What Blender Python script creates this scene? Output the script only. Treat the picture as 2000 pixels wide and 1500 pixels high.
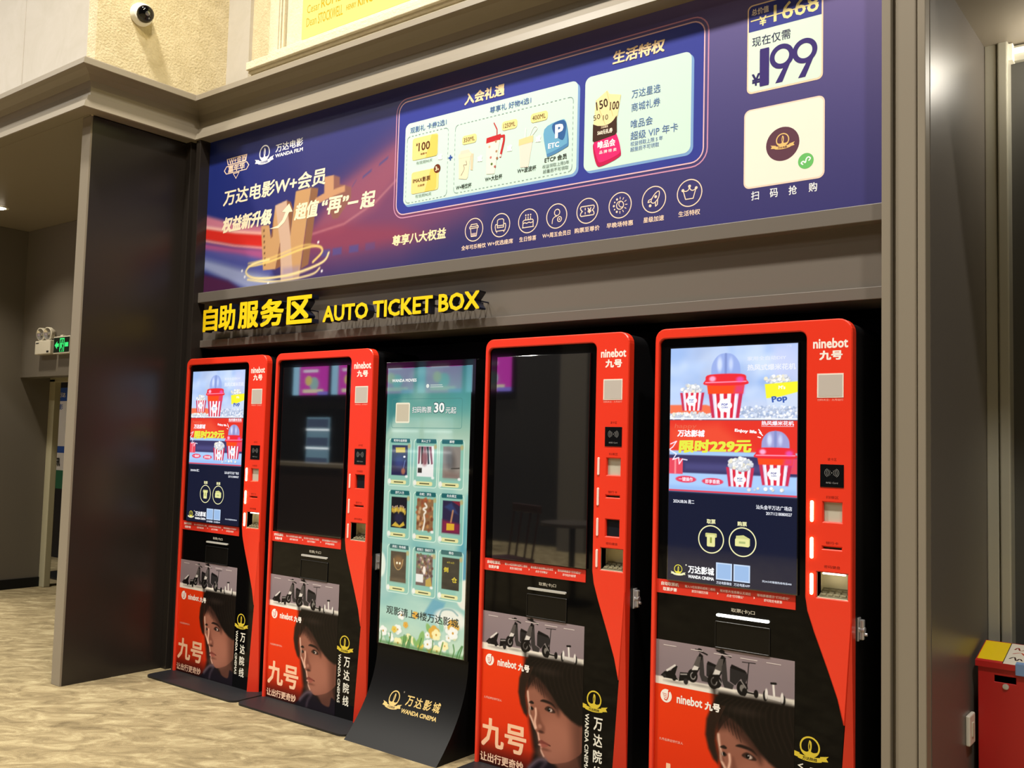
import bpy, bmesh, math, random, os
import numpy as np
from mathutils import Vector, Matrix
from mathutils.geometry import tessellate_polygon

for o in list(bpy.data.objects): bpy.data.objects.remove(o)
SC = bpy.context.scene
COL = SC.collection
R = math.radians

# ---------------------------------------------------------------- camera
def cam_axes(yaw, pitch, roll):
    cy, sy = math.cos(yaw), math.sin(yaw)
    fwd = Vector((-sy*math.cos(pitch), cy*math.cos(pitch), math.sin(pitch)))
    right = Vector((cy, sy, 0)); up = right.cross(fwd)
    r = right*math.cos(roll) + up*math.sin(roll)
    u = up*math.cos(roll) - right*math.sin(roll)
    return r, u, fwd
cd = bpy.data.cameras.new('camera'); cam = bpy.data.objects.new('camera', cd); COL.objects.link(cam)
cr_, cu_, cf_ = cam_axes(R(37.8006), R(3.72673), R(1.50682))
mw = Matrix((cr_, cu_, -cf_)).transposed().to_4x4(); mw.translation = (0, 0, 1.45)
cam.matrix_world = mw
cd.sensor_width = 36; cd.sensor_fit = 'HORIZONTAL'; cd.lens = 1843.59/2000*36
cd.clip_start = .05; cd.clip_end = 100
SC.camera = cam

# ---------------------------------------------------------------- world, lights, exposure
SC.view_settings.view_transform = 'Standard'; SC.view_settings.look = 'None'
SC.view_settings.exposure = 0.0; SC.view_settings.gamma = 1
SC.view_settings.use_curve_mapping = False
w = bpy.data.worlds.new('world'); SC.world = w; w.use_nodes = True
w.node_tree.nodes['Background'].inputs[0].default_value = (.9, .8, .66, 1)
w.node_tree.nodes['Background'].inputs[1].default_value = .05
def area(name, loc, size, power, col=(1, .86, .66), aim=None, spread=125):
    l = bpy.data.lights.new(name, 'AREA'); l.shape = 'DISK'; l.size = size; l.energy = power; l.color = col; l.spread = R(spread)
    o = bpy.data.objects.new(name, l); COL.objects.link(o); o.location = loc
    d = (Vector(aim) - Vector(loc)) if aim else Vector((0, 0, -1))
    o.rotation_euler = d.to_track_quat('-Z', 'Y').to_euler()
    return o
WARM = (1, .945, .85)
for x, y, p in ((-10.5, -.6, 290), (-7.7, -.7, 270), (-4.5, 1.35, 200), (-1.7, 1.35, 205), (1.2, 1.35, 170)):
    area('hall_ceiling_lamp', (x, y, 7.3), .4, p, WARM)
for x, y, p in ((-9.3, -3.0, 260), (-6.2, -3.4, 150), (-2, -2.4, 45), (1.5, -2.4, 45)):
    area('hall_ceiling_lamp', (x, y, 7.3), .5, p, WARM)
# added fill lamps in open air, without fittings, to brighten the cream upper walls
area('upper_wall_fill', (-7.2, .9, 5.1), .35, 1.5, (1, .96, .9), (-6.6, 2.8, 4.1), 75)
area('upper_wall_fill', (-3.3, 1.7, 5.2), .3, 3, (1, .80, .48), (-5.4, 3.2, 4.0), 60)
area('upper_wall_fill', (-3.4, 1.9, 5.3), .35, 7, (1, .91, .74), (-3.6, 3.7, 4.0), 90)

# ---------------------------------------------------------------- colour and materials
def s2l(c): return tuple(x/12.92 if x <= .04045 else ((x+.055)/1.055)**2.4 for x in c)
def hx(h): h = h.lstrip('#'); return tuple(int(h[i:i+2], 16)/255 for i in (0, 2, 4))
MC = {}
def mat(name, color, rough=.5, metal=0., emit=0., spec=.5, coat=0.):
    """color: sRGB hex"""
    key = (name, color, rough, metal, emit, spec, coat)
    if key in MC: return MC[key]
    m = bpy.data.materials.new(name); m.use_nodes = True
    b = m.node_tree.nodes['Principled BSDF']; c = s2l(hx(color))
    if emit:
        b.inputs['Base Color'].default_value = (.004, .004, .004, 1)
        b.inputs['Emission Color'].default_value = (*c, 1); b.inputs['Emission Strength'].default_value = emit
    else: b.inputs['Base Color'].default_value = (*c, 1)
    b.inputs['Roughness'].default_value = rough; b.inputs['Metallic'].default_value = metal
    b.inputs['Specular IOR Level'].default_value = spec; b.inputs['Coat Weight'].default_value = coat
    b.inputs['Coat Roughness'].default_value = .05
    MC[key] = m; return m
def noise_mat(name, c1, c2, scale, rough=.8, stretch=(1, 1, 1), detail=6, bump=0., bscale=None, spec=.3, lo=.35, hi=.65, rot=0, third=None):
    m = bpy.data.materials.new(name); m.use_nodes = True; n = m.node_tree.nodes; L = m.node_tree.links
    b = n['Principled BSDF']; b.inputs['Roughness'].default_value = rough; b.inputs['Specular IOR Level'].default_value = spec
    tc = n.new('ShaderNodeTexCoord'); m0 = n.new('ShaderNodeMapping'); mp = n.new('ShaderNodeMapping'); mp.inputs['Scale'].default_value = stretch
    m0.inputs['Rotation'].default_value = (0, 0, rot)
    L.new(tc.outputs['Object'], m0.inputs[0]); L.new(m0.outputs[0], mp.inputs[0])
    nz = n.new('ShaderNodeTexNoise'); nz.inputs['Scale'].default_value = scale; nz.inputs['Detail'].default_value = detail
    nz.inputs['Roughness'].default_value = .7; nz.inputs['Distortion'].default_value = .9
    L.new(mp.outputs[0], nz.inputs['Vector'])
    r = n.new('ShaderNodeValToRGB'); e = r.color_ramp.elements
    e[0].position = lo; e[0].color = (*s2l(hx(c1)), 1); e[1].position = hi; e[1].color = (*s2l(hx(c2)), 1)
    if third:
        q = e.new((lo+hi)/2); q.color = (*s2l(hx(third)), 1)
    L.new(nz.outputs['Fac'], r.inputs[0]); L.new(r.outputs[0], b.inputs['Base Color'])
    if bump:
        nb = n.new('ShaderNodeTexNoise'); nb.inputs['Scale'].default_value = bscale or scale*4; nb.inputs['Detail'].default_value = 4
        L.new(tc.outputs['Object'], nb.inputs['Vector'])
        bp = n.new('ShaderNodeBump'); bp.inputs['Strength'].default_value = bump; bp.inputs['Distance'].default_value = .01
        L.new(nb.outputs['Fac'], bp.inputs['Height']); L.new(bp.outputs[0], b.inputs['Normal'])
    return m
def paint_mat(name, emit=0., rough=.4, coat=0., spec=.5):
    m = bpy.data.materials.new(name); m.use_nodes = True; n = m.node_tree.nodes; L = m.node_tree.links
    b = n['Principled BSDF']; b.inputs['Roughness'].default_value = rough; b.inputs['Coat Weight'].default_value = coat
    b.inputs['Coat Roughness'].default_value = .03; b.inputs['Specular IOR Level'].default_value = spec
    a = n.new('ShaderNodeAttribute'); a.attribute_name = 'Col'
    if emit:
        b.inputs['Base Color'].default_value = (.004, .004, .004, 1)
        L.new(a.outputs['Color'], b.inputs['Emission Color']); b.inputs['Emission Strength'].default_value = emit
    else: L.new(a.outputs['Color'], b.inputs['Base Color'])
    return m

M_TAUPE = mat('taupe_satin_paint', '#857c6d', .42, spec=.4)
M_FASCIA = mat('fascia_dark_paint', '#6a635b', .45, spec=.4)
M_PANEL = mat('charcoal_satin_panel', '#27221e', .3, spec=.5)
M_BLACK = mat('matt_black_paint', '#0b0b0c', .6, spec=.3)
M_GREYWALL = mat('grey_wall_paint', '#6b655c', .55, spec=.3)
M_STUCCO = noise_mat('cream_stucco', '#cbbd98', '#ddd0ad', 9, .9, bump=.5, bscale=70)
M_CREAM = noise_mat('cream_panel', '#bdb7ab', '#c4beb4', 4, .8)
M_CARPET = noise_mat('streaky_carpet', '#665941', '#b5a883', 5., .95, (1, 2.0, 1), 14, .5, 220, .1, .3, .72, R(-36), '#8f8060')
M_RED = mat('red_gloss_paint', '#e8371f', .32, spec=.5, coat=.15)
M_REDBOX = mat('red_painted_steel', '#c62222', .3, spec=.5)
M_CAB = mat('black_powder_coat', '#0e0e10', .35, spec=.5)
M_GLASS = mat('black_glass', '#060607', .05, spec=.16)
M_OFF = mat('dark_display_glass', '#0e0f12', .03, spec=.5); M_OFF.node_tree.nodes['Principled BSDF'].inputs['IOR'].default_value = 2.1
M_CHROME = mat('chrome', '#dcdcde', .25, .55)
M_ALU = mat('brushed_aluminium', '#c2bfae', .3, .3)

# ---------------------------------------------------------------- object helpers
def thing(name, label, cat, loc=(0, 0, 0), group=None):
    o = bpy.data.objects.new(name, None); COL.objects.link(o); o.location = loc; o.empty_display_size = .1
    o['label'] = label; o['category'] = cat
    if group: o['group'] = group
    return o
def obj(name, me, parent=None, label=None):
    o = bpy.data.objects.new(name, me); COL.objects.link(o)
    if parent: o.parent = parent
    if label: o['label'] = label
    return o
def struct(name, mb):
    o = obj(name, mb.mesh(name)); o['kind'] = 'structure'; return o

class MB:
    """mesh builder"""
    def __init__(s, *mats): s.v = []; s.f = []; s.mi = []; s.m = list(mats)
    def _mi(s, m):
        if m is None: return 0
        if m not in s.m: s.m.append(m)
        return s.m.index(m)
    def add(s, vs, fs, m=None):
        b = len(s.v); k = s._mi(m); s.v += [tuple(p) for p in vs]
        for f in fs: s.f.append(tuple(i+b for i in f)); s.mi.append(k)
        return s
    def box(s, x0, x1, y0, y1, z0, z1, m=None, c=0.):
        if c:
            bm = bmesh.new(); bmesh.ops.create_cube(bm, size=1)
            for v in bm.verts: v.co = (x0+(v.co.x+.5)*(x1-x0), y0+(v.co.y+.5)*(y1-y0), z0+(v.co.z+.5)*(z1-z0))
            bmesh.ops.bevel(bm, geom=bm.edges[:], offset=c, segments=2, affect='EDGES', profile=.5)
            bm.verts.index_update()
            s.add([v.co[:] for v in bm.verts], [[v.index for v in f.verts] for f in bm.faces], m); bm.free(); return s
        return s.add([(x0, y0, z0), (x1, y0, z0), (x1, y1, z0), (x0, y1, z0), (x0, y0, z1), (x1, y0, z1), (x1, y1, z1), (x0, y1, z1)],
                     [(3, 2, 1, 0), (4, 5, 6, 7), (0, 1, 5, 4), (1, 2, 6, 5), (2, 3, 7, 6), (3, 0, 4, 7)], m)
    def plate(s, loops, y0, y1, m=None, ch=0., front=True, back=True):
        """outlines in (x,z): first outer, others holes; extruded from y0 (front) to y1"""
        def area2(l): return sum(l[i][0]*l[(i+1) % len(l)][1]-l[(i+1) % len(l)][0]*l[i][1] for i in range(len(l)))
        L = []
        for k, l in enumerate(loops):
            a = area2(l)
            if (k == 0) == (a < 0): l = l[::-1]
            L.append(list(l))
        def inset(l, d):
            o = []; n = len(l)
            for i in range(n):
                p, q, r_ = Vector(l[i-1]), Vector(l[i]), Vector(l[(i+1) % n])
                a, b = (q-p).normalized(), (r_-q).normalized()
                na, nb = Vector((-a.y, a.x)), Vector((-b.y, b.x)); t = na+nb
                k = max(t.dot(na), .3); o.append(q+t*(d/k))
            return [tuple(p) for p in o]
        F = [inset(l, ch) for l in L] if ch else L
        def cap(ls, y, flip):
            pts = [p for l in ls for p in l]
            tr = tessellate_polygon([[Vector((p[0], p[1], 0)) for p in l] for l in ls])
            fs = []
            for t in tr:
                a, b, c = (pts[i] for i in t)
                pos = (b[0]-a[0])*(c[1]-a[1])-(c[0]-a[0])*(b[1]-a[1]) > 0
                fs.append(t if pos != flip else t[::-1])
            s.add([(p[0], y, p[1]) for p in pts], fs, m)
        if front: cap(F, y0, False)
        if back: cap(L, y1, True)
        for l, fl in zip(L, F):
            n = len(l); vs = [(p[0], y0, p[1]) for p in fl]+[(p[0], y0+ch, p[1]) for p in l]+[(p[0], y1, p[1]) for p in l]
            fs = []
            for i in range(n):
                j = (i+1) % n
                if ch: fs.append((i, n+i, n+j, j))
                fs.append((n+i, 2*n+i, 2*n+j, n+j))
            s.add(vs, fs, m)
        return s
    def cyl(s, a, b, r0, r1=None, m=None, n=24, caps=True):
        a, b = Vector(a), Vector(b); r1 = r0 if r1 is None else r1
        d = (b-a).normalized(); t = Vector((0, 0, 1)) if abs(d.z) < .9 else Vector((1, 0, 0))
        u = d.cross(t).normalized(); w_ = d.cross(u)
        vs = []
        for c, r in ((a, r0), (b, r1)):
            for i in range(n):
                t = 2*math.pi*i/n; vs.append(c+u*(r*math.cos(t))+w_*(r*math.sin(t)))
        fs = [(i, (i+1) % n, n+(i+1) % n, n+i) for i in range(n)]
        if caps: fs += [tuple(range(n))[::-1], tuple(range(n, 2*n))]
        return s.add(vs, fs, m)
    def lathe(s, base, axis, prof, m=None, n=32):
        a = Vector(base); d = Vector(axis).normalized(); t = Vector((0, 0, 1)) if abs(d.z) < .9 else Vector((1, 0, 0))
        u = d.cross(t).normalized(); w_ = d.cross(u); vs = []
        for (r, h) in prof:
            for i in range(n):
                t = 2*math.pi*i/n; vs.append(a+d*h+u*(r*math.cos(t))+w_*(r*math.sin(t)))
        fs = [(k*n+i, k*n+(i+1) % n, (k+1)*n+(i+1) % n, (k+1)*n+i) for k in range(len(prof)-1) for i in range(n)]
        return s.add(vs, fs, m)
    def prism(s, poly, x0, x1, m=None):
        """side outline in (y,z) extruded along x"""
        n = len(poly); vs = [(x0, p[0], p[1]) for p in poly]+[(x1, p[0], p[1]) for p in poly]
        fs = [(i, (i+1) % n, n+(i+1) % n, n+i) for i in range(n)]
        tr = tessellate_polygon([[Vector((p[0], p[1], 0)) for p in poly]])
        return s.add(vs, fs+[tuple(t) for t in tr]+[tuple(i+n for i in t[::-1]) for t in tr], m)
    def mesh(s, name, smooth=0, fix=False):
        me = bpy.data.meshes.new(name); me.from_pydata(s.v, [], s.f)
        for m in s.m: me.materials.append(m)
        me.polygons.foreach_set('material_index', s.mi)
        if fix or smooth:
            bm = bmesh.new(); bm.from_mesh(me); bmesh.ops.remove_doubles(bm, verts=bm.verts, dist=1e-5)
            bmesh.ops.recalc_face_normals(bm, faces=bm.faces)
            if smooth:
                for f in bm.faces: f.smooth = True
                for e in bm.edges:
                    if len(e.link_faces) == 2 and e.calc_face_angle(0) > R(smooth): e.smooth = False
            bm.to_mesh(me); bm.free()
        me.update(); return me

def rrect(x0, z0, x1, z1, r, n=6, corners='abcd'):
    """rounded rectangle outline, counter-clockwise; corners a=bl b=br c=tr d=tl"""
    o = []
    for k, (cx, cz, a0) in zip('abcd', ((x0+r, z0+r, 180), (x1-r, z0+r, 270), (x1-r, z1-r, 0), (x0+r, z1-r, 90))):
        if k in corners and r > 0:
            for i in range(n+1):
                a = R(a0+90*i/n); o.append((cx+r*math.cos(a), cz+r*math.sin(a)))
        else: o.append({'a': (x0, z0), 'b': (x1, z0), 'c': (x1, z1), 'd': (x0, z1)}[k])
    return o
def ell(cx, cy, rx, ry=None, n=36, a0=0, a1=360, rot=0):
    ry = rx if ry is None else ry; o = []; c, s = math.cos(R(rot)), math.sin(R(rot))
    m = n if a1-a0 >= 360 else n+1
    for i in range(m):
        a = R(a0+(a1-a0)*i/n); x, y = rx*math.cos(a), ry*math.sin(a); o.append((cx+x*c-y*s, cy+x*s+y*c))
    return o
def curve(pts, closed=True, k=6):
    """Catmull-Rom through pts"""
    o = []; n = len(pts)
    for i in range(n if closed else n-1):
        p = [pts[(i+j) % n] if closed else pts[min(max(i+j, 0), n-1)] for j in (-1, 0, 1, 2)]
        for q in range(k):
            t = q/k
            o.append(tuple(.5*((2*p[1][d])+(-p[0][d]+p[2][d])*t+(2*p[0][d]-5*p[1][d]+4*p[2][d]-p[3][d])*t*t+(-p[0][d]+3*p[1][d]-3*p[2][d]+p[3][d])*t**3) for d in (0, 1)))
    if not closed: o.append(tuple(pts[-1]))
    return o

# ---------------------------------------------------------------- lettering
TC = {}
def text_mesh(s, bold=0., sp=1.):
    key = (s, bold, sp)
    if key in TC: return TC[key]
    if bold:                                     # a bolder face: the outline laid down several times, shifted a little
        v, f = text_mesh(s, 0., sp); V_, F_ = [], []; b = bold*.85
        for dx, dy in ((0, 0), (-b, -b), (b, -b), (b, b), (-b, b), (b*1.2, 0), (-b*1.2, 0)):
            k = sum(map(len, V_)); V_.append(v+np.array([dx, dy])); F_ += [tuple(i+k for i in t) for t in f]
        TC[key] = (np.concatenate(V_), F_); return TC[key]
    c = bpy.data.curves.new('t', 'FONT'); c.body = s; c.resolution_u = 2; c.space_character = sp
    o = bpy.data.objects.new('t', c); COL.objects.link(o)
    dg = bpy.context.evaluated_depsgraph_get(); dg.update()
    me = bpy.data.meshes.new_from_object(o.evaluated_get(dg))
    v = np.array([p.co[:2] for p in me.vertices]) if len(me.vertices) else np.zeros((0, 2))
    f = [tuple(p.vertices) for p in me.polygons]
    bpy.data.objects.remove(o); bpy.data.curves.remove(c); bpy.data.meshes.remove(me)
    TC[key] = (v, f); return v, f

class Art:
    """flat print: coloured shapes laid over one another on a surface; mapf(u,v,n) gives the 3-D point"""
    def __init__(s, mapf, kind='print', eps=.0002): s.mb = MB(); s.map = mapf; s.kind = kind; s.n = 0; s.eps = eps
    def m(s, col):
        if isinstance(col, bpy.types.Material): return col
        if s.kind == 'screen': return mat('screen_colour', col, .15, emit=1.)
        if s.kind == 'bright': return mat('menu_screen_colour', col, .3, emit=3.4)
        if s.kind == 'backlit': return mat('backlit_print', col, .4, emit=.8)
        return mat('printed_colour', col, .45, spec=.3)
    def put(s, pts, faces, col, lay):
        s.n = (s.n+1) % 120; d = lay*s.eps+s.n*1.5e-6
        s.mb.add([s.map(p[0], p[1], d) for p in pts], faces, s.m(col))
    def poly(s, pts, col, lay=1, holes=()):
        ls = [list(pts)]+[list(h) for h in holes]; allp = [p for l in ls for p in l]
        tr = tessellate_polygon([[Vector((p[0], p[1], 0)) for p in l] for l in ls]); fs = []
        for t in tr:
            a, b, c = (allp[i] for i in t)
            fs.append(t if (b[0]-a[0])*(c[1]-a[1])-(c[0]-a[0])*(b[1]-a[1]) > 0 else t[::-1])
        s.put(allp, fs, col, lay)
    def rect(s, x0, y0, x1, y1, col, lay=1): s.poly([(x0, y0), (x1, y0), (x1, y1), (x0, y1)], col, lay)
    def rr(s, x0, y0, x1, y1, r, col, lay=1): s.poly(rrect(x0, y0, x1, y1, r), col, lay)
    def rring(s, x0, y0, x1, y1, r, t, col, lay=1):
        s.poly(rrect(x0, y0, x1, y1, r), col, lay, [rrect(x0+t, y0+t, x1-t, y1-t, max(r-t, .001))])
    def disc(s, cx, cy, r, col, lay=1, ry=None): s.poly(ell(cx, cy, r, ry), col, lay)
    def ring(s, cx, cy, r, t, col, lay=1, ry=None):
        ry = ry or r; s.poly(ell(cx, cy, r, ry, 48), col, lay, [ell(cx, cy, r-t, ry-t, 48)])
    def line(s, pts, w, col, lay=1, closed=False, joints=True):
        pts = list(pts); n = len(pts)
        for i in range(n if closed else n-1):
            a, b = Vector(pts[i]), Vector(pts[(i+1) % n]); d = b-a
            if d.length < 1e-7: continue
            q = Vector((-d.y, d.x)).normalized()*(w/2)
            s.put([a+q*-1, b-q, b+q, a+q], [(0, 1, 2, 3)], col, lay)
        if joints:
            for p in pts: s.put(ell(p[0], p[1], w/2, n=8), [tuple(range(8))], col, lay)
    def dash(s, x0, y0, x1, y1, w, col, lay=1, d=.012):
        P = rrect(x0, y0, x1, y1, .02, 3); P.append(P[0]); on = True
        for a, b in zip(P, P[1:]):
            L = math.hypot(b[0]-a[0], b[1]-a[1]); k = max(1, int(L/d))
            for i in range(k):
                if i % 2 == 0 or k < 2:
                    t0, t1 = i/k, (i+1)/k
                    s.line([(a[0]+(b[0]-a[0])*t0, a[1]+(b[1]-a[1])*t0), (a[0]+(b[0]-a[0])*t1, a[1]+(b[1]-a[1])*t1)], w, col, lay, joints=False)
    def text(s, t, x0, y0, x1=None, h=.02, col='#ffffff', lay=2, bold=0., shear=0., rot=0., sp=1., align='l', y1=None):
        """ink box: left x0, bottom y0, right x1 (or natural width), height h; rot turns about (x0,y0)"""
        v, f = text_mesh(t, bold, sp)
        if not len(v): return
        lo, hi = v.min(0), v.max(0); e = hi-lo; k = h/e[1]
        kx = (x1-x0)/e[0] if x1 is not None else k
        P = (v-lo)*np.array([kx, k])
        if align == 'c': P[:, 0] -= e[0]*kx/2
        if align == 'r': P[:, 0] -= e[0]*kx
        P[:, 0] += shear*P[:, 1]
        if y1 is not None and x1 is not None: P[:, 1] += (y1-y0)*P[:, 0]/max(1e-6, (x1-x0))
        if rot:
            c, q = math.cos(R(rot)), math.sin(R(rot)); P = np.stack([P[:, 0]*c-P[:, 1]*q, P[:, 0]*q+P[:, 1]*c], 1)
        P += np.array([x0, y0]); k = 7 if bold else 1; nv, nf = len(P)//k, len(f)//k
        for i in range(k): s.put(P[i*nv:(i+1)*nv].tolist(), [tuple(j-i*nv for j in t) for t in f[i*nf:(i+1)*nf]], col, lay)
    def obj(s, name, parent=None, label=None): return obj(name, s.mb.mesh(name), parent, label)

def emblem(a, cx, cy, s, col, ink, lay=2, ribbon_col=None, txt=None):
    """round badge with a sail, waves and a ribbon below; s = ring radius"""
    rc = ribbon_col or col
    a.ring(cx, cy, s, s*.16, col, lay)
    a.poly(curve([(cx-.02*s, cy+.62*s), (cx+.16*s, cy+.45*s), (cx+.18*s, cy), (cx+.1*s, cy-.4*s), (cx-.06*s, cy-.42*s), (cx+.04*s, cy)]), col, lay)
    a.line(curve([(cx-.02*s, cy+.6*s), (cx-.12*s, cy+.1*s), (cx-.06*s, cy-.42*s)], False), s*.08, col, lay)
    wv = [(cx-.9*s, cy-.28*s), (cx-.6*s, cy-.45*s), (cx-.3*s, cy-.5*s), (cx, cy-.36*s), (cx+.3*s, cy-.5*s), (cx+.6*s, cy-.45*s), (cx+.9*s, cy-.28*s)]
    a.poly(curve(wv, False)+[(cx+.7*s, cy-.68*s), (cx+.35*s, cy-.9*s), (cx, cy-.97*s), (cx-.35*s, cy-.9*s), (cx-.7*s, cy-.68*s)], col, lay)
    top, bot = [], []
    for i in range(13):
        t = -1+i/6; x = cx+t*1.18*s; y = cy-1.12*s+.16*s*t*t; top.append((x, y+.18*s)); bot.append((x, y-.26*s))
    a.poly(top+bot[::-1], rc, lay+1)
    for q in (-1, 1):
        a.poly([(cx+q*1.0*s, cy-.72*s), (cx+q*1.85*s, cy-.55*s), (cx+q*1.62*s, cy-.78*s), (cx+q*1.8*s, cy-1.06*s), (cx+q*1.1*s, cy-1.16*s)][::q], rc, lay)
    if txt and ink: a.text(txt, cx-.72*s, cy-1.27*s, cx+.72*s, .3*s, ink, lay+2, .02)

# ---------------------------------------------------------------- painted (raster-like) prints: a fine grid with a colour per vertex
class Paint:
    def __init__(s, w_, h_, nx, ny, bg):
        s.w, s.h, s.nx, s.ny = w_, h_, nx, ny
        s.U, s.V = np.meshgrid(np.linspace(0, w_, nx), np.linspace(0, h_, ny)); s.C = np.empty((ny, nx, 3)); s.C[:] = hx(bg)
        s.px = max(w_/nx, h_/ny)
    def _blend(s, sl, cov, col, a):
        k = (cov*a)[..., None]; c = np.array(hx(col)) if isinstance(col, str) else col
        s.C[sl] = s.C[sl]*(1-k)+c*k
    def _sl(s, x0, y0, x1, y1, pad):
        fx, fy = (s.nx-1)/s.w, (s.ny-1)/s.h
        i0, i1 = max(0, int((x0-pad)*fx)), min(s.nx, int((x1+pad)*fx)+2); j0, j1 = max(0, int((y0-pad)*fy)), min(s.ny, int((y1+pad)*fy)+2)
        return (slice(j0, max(j0, j1)), slice(i0, max(i0, i1)))
    def poly(s, pts, col, a=1., soft=None):
        soft = soft or s.px*.7; P = np.array(pts, float)
        sl = s._sl(P[:, 0].min(), P[:, 1].min(), P[:, 0].max(), P[:, 1].max(), soft*2); U, V = s.U[sl], s.V[sl]
        if U.size == 0: return
        ins = np.zeros(U.shape, bool); D = np.full(U.shape, 1e9)
        for p, q in zip(P, np.roll(P, -1, 0)):
            d = q-p; L2 = max(d@d, 1e-12)
            t = np.clip(((U-p[0])*d[0]+(V-p[1])*d[1])/L2, 0, 1)
            D = np.minimum(D, (U-p[0]-t*d[0])**2+(V-p[1]-t*d[1])**2)
            if p[1] != q[1]:
                c = ((p[1] > V) != (q[1] > V)) & (U < (q[0]-p[0])*(V-p[1])/(q[1]-p[1])+p[0]); ins ^= c
        D = np.sqrt(D)*np.where(ins, 1, -1); x = np.clip(D/(2*soft)+.5, 0, 1); s._blend(sl, x*x*(3-2*x), col, a)
    def rect(s, x0, y0, x1, y1, col, a=1., soft=None): s.poly([(x0, y0), (x1, y0), (x1, y1), (x0, y1)], col, a, soft)
    def ell(s, cx, cy, rx, ry, col, a=1., soft=None, rot=0):
        soft = soft or s.px*.7; m = max(rx, ry); sl = s._sl(cx-m, cy-m, cx+m, cy+m, soft*2); U, V = s.U[sl]-cx, s.V[sl]-cy
        if U.size == 0: return
        c, q = math.cos(R(rot)), math.sin(R(rot)); X, Y = U*c+V*q, V*c-U*q
        d = (1-np.sqrt((X/rx)**2+(Y/ry)**2))*min(rx, ry); x = np.clip(d/(2*soft)+.5, 0, 1); s._blend(sl, x*x*(3-2*x), col, a)
    def line(s, pts, wd, col, a=1., soft=None):
        soft = soft or s.px*.7; P = np.array(pts, float)
        sl = s._sl(P[:, 0].min(), P[:, 1].min(), P[:, 0].max(), P[:, 1].max(), soft*2+wd); U, V = s.U[sl], s.V[sl]
        if U.size == 0: return
        D = np.full(U.shape, 1e9)
        for p, q in zip(P[:-1], P[1:]):
            d = q-p; t = np.clip(((U-p[0])*d[0]+(V-p[1])*d[1])/max(d@d, 1e-12), 0, 1)
            D = np.minimum(D, (U-p[0]-t*d[0])**2+(V-p[1]-t*d[1])**2)
        x = np.clip((wd/2-np.sqrt(D))/(2*soft)+.5, 0, 1); s._blend(sl, x*x*(3-2*x), col, a)
    def vgrad(s, stops, x0=None, y0=None, x1=None, y1=None, horiz=False):
        sl = s._sl(x0, y0, x1, y1, 0) if x0 is not None else (slice(None), slice(None))
        T = s.U[sl] if horiz else s.V[sl]; xs = [q[0] for q in stops]
        for k in range(3): s.C[sl + (k,)] = np.interp(T, xs, [hx(q[1])[k] for q in stops])
    def mesh(s, name, mapf, m):
        n = s.nx*s.ny; P = np.array([mapf(u, v, .0003) for u, v in zip(s.U.ravel(), s.V.ravel())], 'f')
        i = np.arange(n).reshape(s.ny, s.nx); F = np.stack([i[:-1, :-1], i[:-1, 1:], i[1:, 1:], i[1:, :-1]], -1).reshape(-1, 4)
        me = bpy.data.meshes.new(name); me.vertices.add(n); me.vertices.foreach_set('co', P.ravel())
        me.loops.add(F.size); me.loops.foreach_set('vertex_index', F.ravel().astype('i'))
        me.polygons.add(len(F)); me.polygons.foreach_set('loop_start', np.arange(0, F.size, 4, dtype='i'))
        c = np.clip(s.C.reshape(-1, 3), 0, 1); c = np.where(c <= .04045, c/12.92, ((c+.055)/1.055)**2.4)
        at = me.color_attributes.new('Col', 'FLOAT_COLOR', 'POINT')
        at.data.foreach_set('color', np.concatenate([c, np.ones((n, 1))], 1).astype('f').ravel())
        me.materials.append(m); me.update(); me.validate(); return me
def popcorn(p, cx, cy, rx, ry, n, rnd, r=.004, cols=('#f4f3ee', '#d9dbe0', '#fdfcf6', '#c3c9d6', '#e9e2c9')):
    for i in range(n):
        a = rnd.random()*6.283; q = math.sqrt(rnd.random()); k = r*(.7+.6*rnd.random())
        x, y = cx+rx*q*math.cos(a), cy+ry*q*math.sin(a)
        p.ell(x+k*.2, y-k*.3, k*1.1, k, '#8e97ad', .5); p.ell(x, y, k, k*.9, rnd.choice(cols), 1)

# ================================================================ the setting
struct('floor', MB(M_CARPET).box(-15, 4, -6, 7, -.1, 0))
struct('wall_back', MB(M_BLACK).box(-5.40, -1.01, 4.10, 4.2, 0, 2.03))                       # back of the alcove
struct('wall_alcove_ceiling', MB(M_BLACK).box(-5.40, -1.0, 3.75, 4.2, 2.03, 2.1))
mb = MB(M_FASCIA)                                                                            # fascia over the alcove
mb.box(-5.27, -1.01, 3.535, 3.75, 2.02, 2.36).box(-5.27, -1.01, 3.485, 3.54, 2.303, 2.368, M_FASCIA, .003)
mb.box(-5.27, -1.01, 3.515, 3.54, 2.02, 2.066, M_FASCIA, .002)
mb.box(-5.27, -1.01, 3.53, 3.75, 2.36, 3.64)
struct('trim_1', mb)
mb = MB(M_PANEL, M_TAUPE)                                                                    # dark panelled pier on the left
mb.box(-5.49, -5.40, 2.812, 4.16, 0, 3.36, M_PANEL).box(-5.50, -5.402, 2.80, 2.815, 0, 3.36, M_TAUPE, .002)
mb.box(-5.40, -5.345, 3.44, 3.54, 0, 3.36, M_PANEL, .003).box(-5.345, -5.30, 3.475, 3.54, 0, 3.36, M_PANEL).box(-5.30, -5.255, 3.45, 3.54, 0, 3.36, M_PANEL, .003)
struct('wall_left_pier', mb)
mb = MB(M_TAUPE)                                                                             # moulded right jamb
mb.box(-1.012, -.98, 3.44, 4.15, 0, 3.64, None, .003).box(-.98, -.968, 3.475, 3.9, 0, 3.64).box(-.968, -.895, 3.455, 3.9, 0, 3.64, None, .004)
mb.box(-.895, -.889, 3.47, 3.9, 0, 3.64).box(-.889, -.862, 3.44, 3.9, 0, 3.64, None, .003)
struct('trim_2', mb)
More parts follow.
